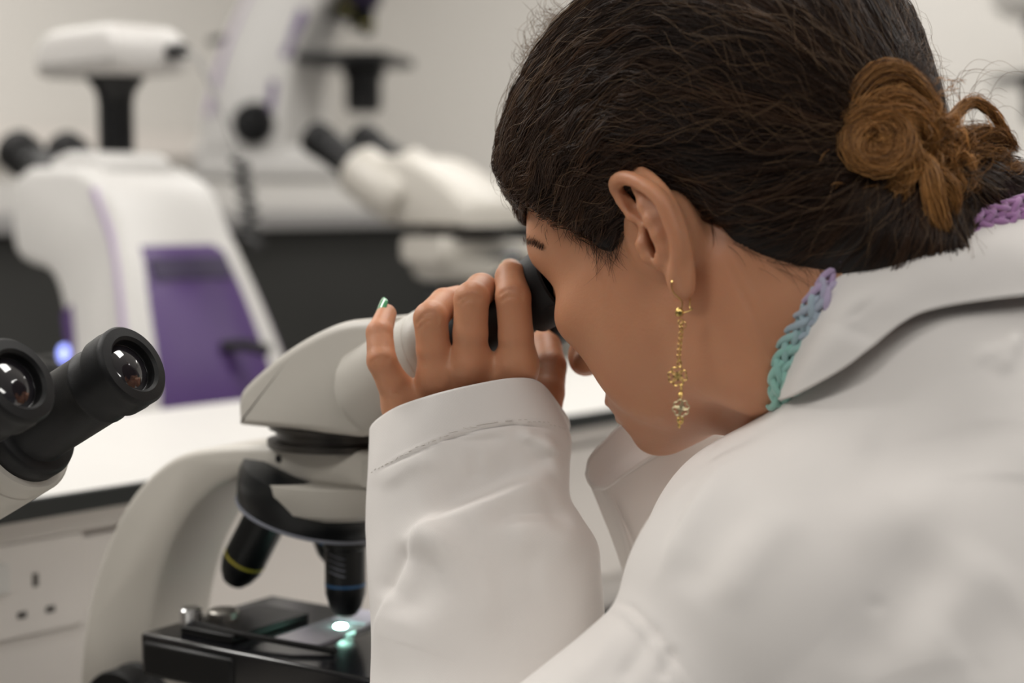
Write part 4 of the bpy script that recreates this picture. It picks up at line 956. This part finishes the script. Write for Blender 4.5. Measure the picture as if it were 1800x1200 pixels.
BACK = [([(1020, 1045), (1062, 1060), (1100, 1078), (1140, 1118), (1175, 1165), (1210, 1215), (1260, 1300)], 6, 8, 1.5),
        ([(1030, 1036), (1068, 1052), (1108, 1070), (1150, 1112), (1186, 1162), (1222, 1215), (1270, 1300)], 9, 8, -1.4),
        ([(1660, 940), (1600, 1020), (1540, 1110), (1480, 1200)], 50, 70, -2.6),
        ([(1556, 1050), (1538, 1062), (1524, 1068)], 12, 12, -1.0),
        ([(1760, 960), (1680, 1080), (1600, 1230)], 70, 60, 1.6),
        ([(1300, 790), (1240, 850), (1190, 940), (1150, 1040)], 10, 26, 1.9), ([(1260, 800), (1200, 880), (1160, 970)], 12, 16, -1.3),
        ([(1330, 850), (1250, 960), (1200, 1060)], 40, 36, -1.8), ([(1420, 860), (1320, 980), (1260, 1080)], 50, 40, 1.4),
        ([(1790, 570), (1780, 612), (1750, 660)], 14, 18, 1.5), ([(1700, 640), (1760, 610), (1790, 590)], 14, 20, 1.2),
        ([(1150, 1090), (1120, 1150), (1080, 1210)], 14, 22, -1.5), ([(1180, 1130), (1160, 1200)], 12, 18, -1.4), ([(1100, 1090), (1060, 1150), (1000, 1210)], 20, 20, 1.1),
        ([(1500, 760), (1600, 800), (1800, 780)], 60, 60, -1.6), ([(1450, 950), (1560, 900), (1700, 880)], 60, 60, 1.4), ([(1660, 1150), (1800, 1060)], 80, 80, -1.3)]
cv = press(cv, cn, [(p, a, b, h * (1.25 if abs(h) > 1.45 else 1.1)) for p, a, b, h in BACK])
coat_o = wobj('lab_coat', cv, cf, 'coat_cotton'); coat_o['label'] = 'white cotton lab coat'
bpy.context.view_layer.update()
for o in (sleeve,): o.parent = coat_o; o.matrix_parent_inverse = coat_o.matrix_world.inverted()

def sheet(name, curves, nu, nv, strokes=(), thick=.0016, m='coat_cotton'):
    C = np.stack([spline(np.array([atmm(*p) for p in c]), nv) for c in curves]); S = np.stack([spline(C[:, j], nu) for j in range(nv)], 1)
    V = S.reshape(-1, 3); N = grid_normals(V, nu, nv, False); N *= np.sign(np.einsum('ij,ij->i', N, CAM * 1000 - V))[:, None]
    if strokes: V = press(V, N, strokes)
    o = wobj(name, V, grid_faces(nu, nv, False), m); thicken(o, thick, 0); o.parent = coat_o; o.matrix_parent_inverse = coat_o.matrix_world.inverted(); return o
# the turned-down collar: stand, fold line, fall
Cs = [(1420, 720, .775), (1440, 640, .762), (1480, 570, .757), (1540, 520, .755), (1620, 490, .757), (1720, 455, .762), (1840, 430, .78), (1960, 430, .81), (2080, 480, .86), (2120, 600, .91)]
A0 = [(1364, 700, .752), (1384, 646, .744), (1415, 585, .738), (1462, 496, .734), (1520, 458, .735), (1650, 408, .741), (1800, 366, .756), (1960, 345, .79), (2120, 400, .86), (2160, 580, .93)]
A1_ = [(1362, 702, .747), (1383, 645, .737), (1414, 584, .730), (1461, 495, .727), (1521, 455, .729), (1650, 404, .735), (1800, 361, .750), (1960, 340, .785), (2130, 395, .858), (2170, 580, .935)]
Mid = [(1366, 702, .741), (1392, 668, .724), (1440, 610, .713), (1500, 545, .709), (1560, 505, .710), (1655, 465, .714), (1800, 432, .728), (1960, 420, .76), (2150, 470, .845), (2200, 600, .93)]
Bo = [(1368, 704, .738), (1404, 690, .718), (1490, 642, .706), (1588, 566, .704), (1655, 540, .706), (1800, 520, .716), (1960, 510, .74), (2150, 560, .82), (2220, 640, .92)]
sheet('coat_collar', [Cs, A0, A1_, Mid, Bo], 60, 150, [([(1500, 530), (1520, 560), (1500, 610)], 40, 40, -2.2), ([(1560, 480), (1680, 440), (1800, 410)], 26, 40, .8)], .0022)
# far front edge: collar point and lapel hanging open beyond the chin
sheet('coat_lapel', [[(1240, 690, .90), (1160, 705, .895), (1105, 736, .885), (1062, 776, .872), (1038, 803, .866), (1030, 833, .864)],
                     [(1250, 720, .90), (1175, 745, .895), (1118, 780, .885), (1078, 815, .874), (1050, 838, .867), (1036, 848, .864)],
                     [(1270, 750, .90), (1200, 778, .893), (1147, 803, .882), (1105, 830, .872), (1068, 856, .864), (1045, 858, .862)]], 24, 40, thick=.003)
sheet('coat_front', [[(1034, 838, .870), (1052, 850, .869), (1075, 848, .872), (1150, 800, .888), (1270, 752, .91)],
                     [(1052, 885, .874), (1078, 892, .872), (1100, 900, .874), (1170, 880, .892), (1270, 860, .91)],
                     [(1084, 965, .880), (1102, 965, .877), (1120, 970, .878), (1180, 960, .895), (1270, 940, .91)],
                     [(1110, 1050, .886), (1124, 1050, .883), (1140, 1050, .882), (1190, 1050, .895), (1270, 1040, .91)]], 40, 40,
      [([(1068, 858), (1090, 900), (1112, 950), (1130, 1000)], 4, 4, -1.0)], .0022)

# ---- the crocheted collar of the jumper
def yarn_mat():
    m = mat('yarn', (.5, .4, .5), .95, sheen=.6, spec=.1); nt = m.node_tree; b = nt.nodes['Principled BSDF']
    a = nt.nodes.new('ShaderNodeAttribute'); a.attribute_name = 'tone'; r = nt.nodes.new('ShaderNodeValToRGB'); nt.links.new(a.outputs['Fac'], r.inputs[0])
    e = r.color_ramp.elements; e[0].position = 0; e[0].color = (.30, .55, .47, 1); e[1].position = 1; e[1].color = (.42, .20, .42, 1)
    for p, c in ((.10, (.28, .52, .46, 1)), (.20, (.36, .46, .52, 1)), (.30, (.46, .34, .52, 1)), (.45, (.43, .23, .45, 1))):
        x = e.new(p); x.color = c
    nt.links.new(r.outputs['Color'], b.inputs['Base Color'])
yarn_mat()
KN = [(1384, 712, .762), (1388, 665, .758), (1404, 618, .754), (1428, 572, .750), (1452, 530, .747), (1484, 492, .745), (1545, 468, .744), (1620, 440, .746), (1705, 408, .733), (1800, 378, .746), (1900, 362, .78)]
KQ = [trace_head(p[0], p[1]) for p in KN[:-2]]; KQ = [h2w(q + skull.normal(q[None])[0] * 3.0) for q in KQ]
KD = [pix(q * .001)[2] for q in KQ]; KD = np.minimum(KD, [p[2] for p in KN[:-2]]); KD = KD + np.array([.009 if 1470 < p[0] < 1690 else 0 for p in KN[:-2]])
G = spline(np.array([atmm(p[0], p[1], d) for p, d in zip(KN[:-2], KD)] + [atmm(*p) for p in KN[-2:]]), 400); T = np.gradient(G, axis=0); ds = np.linalg.norm(T, axis=1); S = np.concatenate([[0], np.cumsum(ds[1:])]); T /= ds[:, None]
vw = CAM * 1000 - G; vw /= np.linalg.norm(vw, axis=1, keepdims=True); Sd = np.cross(T, vw); Sd /= np.linalg.norm(Sd, axis=1, keepdims=True); Uo = np.cross(Sd, T)
Lk = []; tn = []
pitch = 7.4
for row in range(-1, 2):
    for k in range(int(S[-1] / pitch)):
        s0 = k * pitch + (row % 2) * pitch / 2
        for sg in (-1, 1):                              # each stitch: two leaning strands that roll over the row
            tt = np.linspace(0, 1, 14); s = s0 + (tt - .5) * pitch * 1.9; i = np.clip(np.interp(s, S, np.arange(400)), 0, 399).astype(int)
            off = row * 5.0 + sg * (2.6 * np.cos(PI * tt) + .6) + .8 * np.sin(5 * tt + k); hh = .4 + 3.4 * np.sin(PI * tt) - .5 * row ** 2
            Lk.append(G[i] + Sd[i] * off[:, None] + Uo[i] * hh[:, None] + rng.normal(0, .35, (1, 3))); tn.append(np.clip(s0 / S[-1] + rng.normal(0, .02), 0, 1))
Lk = np.stack(Lk); tn = np.array(tn)
ps = np.linspace(0, 1, 14); kn = strands('jumper_collar', Lk, np.full((len(Lk), 1), 1.55) * np.interp(ps, [0, .5, 1], [.75, 1.15, .75]), tn, 'yarn', person, 7)
kn['label'] = 'crocheted lilac and mint jumper collar'; kn['kind'] = 'stuff'
# fuzz of the yarn
fz = []; ft = []
for k in range(900):
    q = Lk[rng.integers(0, len(Lk))]; p = q[7] + rng.normal(0, 1.0, 3); v = rng.normal(0, 1, 3); v /= np.linalg.norm(v); w = rng.normal(0, .8, 3)
    fz.append(np.array([p + v * t * 3.2 + w * t * t for t in np.linspace(0, 1, 5)])); ft.append(0)
fi = np.array(fz); kk_ = np.argmin(((fi[:, :1] - G[None, ::4]) ** 2).sum(2), 1) * 4
fo = strands('yarn_fuzz', fi, np.full((len(fi), 5), .05), S[kk_] / S[-1], 'yarn', kn); fo['kind'] = 'stuff'

# ------------------------------------------------------------------ the earring: a thing of its own, hanging from the lobe
mat('gold', (.72, .50, .17), .22, 1.0, var=.06, vscale=300); mat('gold_pale', (.62, .55, .34), .3, 1.0)
ED = pix(h2w(ear(1203, 505, 3)) * .001)[2] - .004
ero = at(1195, 745, ED); er = empty('earring', ero); tag(er, 'gold drop earring with two small clovers hanging from the ear', 'earring')
bpy.context.view_layer.update()
def E3(px, py, dd=0.0): return (at(px, py, ED + dd) - ero)
def wire(name, pts, r, m='gold', closed=False, n=30, parent=er):
    P_ = spline(np.array([E3(*p) for p in pts]), n, closed)
    if closed: P_ = np.vstack([P_, P_[:1]])
    return MB().tube([tuple(p) for p in P_], r, 8).build(name, m, parent)
wire('ear_hook', [(1188, 497, .010), (1184, 490, .002), (1181, 496), (1181, 506), (1185, 515), (1192, 522), (1199, 530), (1199, 538), (1196, 545)], .00028)
wire('ear_hook', [(1213, 513, .004), (1213, 525, .002), (1213, 541), (1217, 543), (1212, 546), (1203, 549), (1198, 548)], .00026)
MB().lathe(tuple(E3(1194, 557)), (0, 0, 1), [(.0005, 0), (.0016, .0006), (.0019, .0018), (.0017, .0030), (.0008, .0040)], 20).build('bead', 'gold', er)
def ringlet(px, py, w, h, r=.0002, name='chain_link', turn=0.0, m='gold'):
    return wire(name, [(px + w * math.cos(a) * math.cos(turn), py + h * math.sin(a), w * math.sin(turn) * math.cos(a) / 3900) for a in np.linspace(0, 2 * PI, 8, endpoint=False)], r, m, True, 16)
ringlet(1197, 566, 5.0, 5.5, .00026, turn=.5); ringlet(1201, 571, 5.0, 6.0, .00018, turn=.2)
yy = 577.0; k = 0
while yy < 634:
    ringlet(1198 - (yy - 577) * .085 + (1.5 if k % 2 else -1.0), yy, 2.6, 4.2, .00020, turn=(1.1 if k % 2 else .2)); yy += 5.0; k += 1
def clover(px, py, s, tilt, m, mc):
    c = MB(); cen = E3(px, py)
    root_c = None
    for q in range(4):
        a = tilt + q * PI / 2; pts = []
        for t in np.linspace(0, 2 * PI, 20, endpoint=False):      # a heart-shaped petal, its point at the middle
            r_ = .62 + .30 * abs(math.cos(t)) if False else 1
            hx = 16 * math.sin(t) ** 3 / 17; hy = (13 * math.cos(t) - 5 * math.cos(2 * t) - 2 * math.cos(3 * t) - math.cos(4 * t)) / 17
            u_, v_ = hx * .47, (hy * .8 + .86) * .50 + .08
            pts.append((px + s * (u_ * math.cos(a) - v_ * math.sin(a)), py - s * (u_ * math.sin(a) + v_ * math.cos(a)), 0.0))
        o = wire('clover_petal', pts, .00027, m, True, 40)
    V = []; n = 16
    for i in range(n):
        a = tilt + i * 2 * PI / n; r_ = s * (.50 if i % 4 == 0 else .20 if i % 4 == 2 else .26)
        V.append((px - r_ * math.sin(a), py - r_ * math.cos(a)))
    P_ = [E3(x, y, -.0002) for x, y in V] + [E3(x, y, .0002) for x, y in V]
    MB().add(P_, [tuple(range(n)), tuple(reversed(range(n, 2 * n)))] + [(i, n + i, n + (i + 1) % n, (i + 1) % n) for i in range(n)]).build('clover_heart', mc, er, smooth=False)
ringlet(1194, 639, 3.6, 6.0, .00030, turn=.4)
clover(1191, 661, 20.5, .12, 'gold', 'gold')
for q in range(4): ringlet(1197.5, 677 + q * 4.4, 1.9, 3.2, .00018, turn=(1.0 if q % 2 else .2))
MB().lathe(tuple(E3(1196, 697)), (0, 0, 1), [(.0002, 0), (.0009, .0003), (.0012, .0011), (.0009, .0019), (.0002, .0022)], 16).build('bead', 'gold', er)
ringlet(1196, 701, 3.0, 3.4, .0002, turn=.3)
clover(1197, 717, 18.0, .55, 'gold_pale', 'gold_pale')
ringlet(1196, 738, 4.6, 5.6, .00055, turn=.5); ringlet(1194, 747, 2.2, 4.4, .00035, turn=1.1)
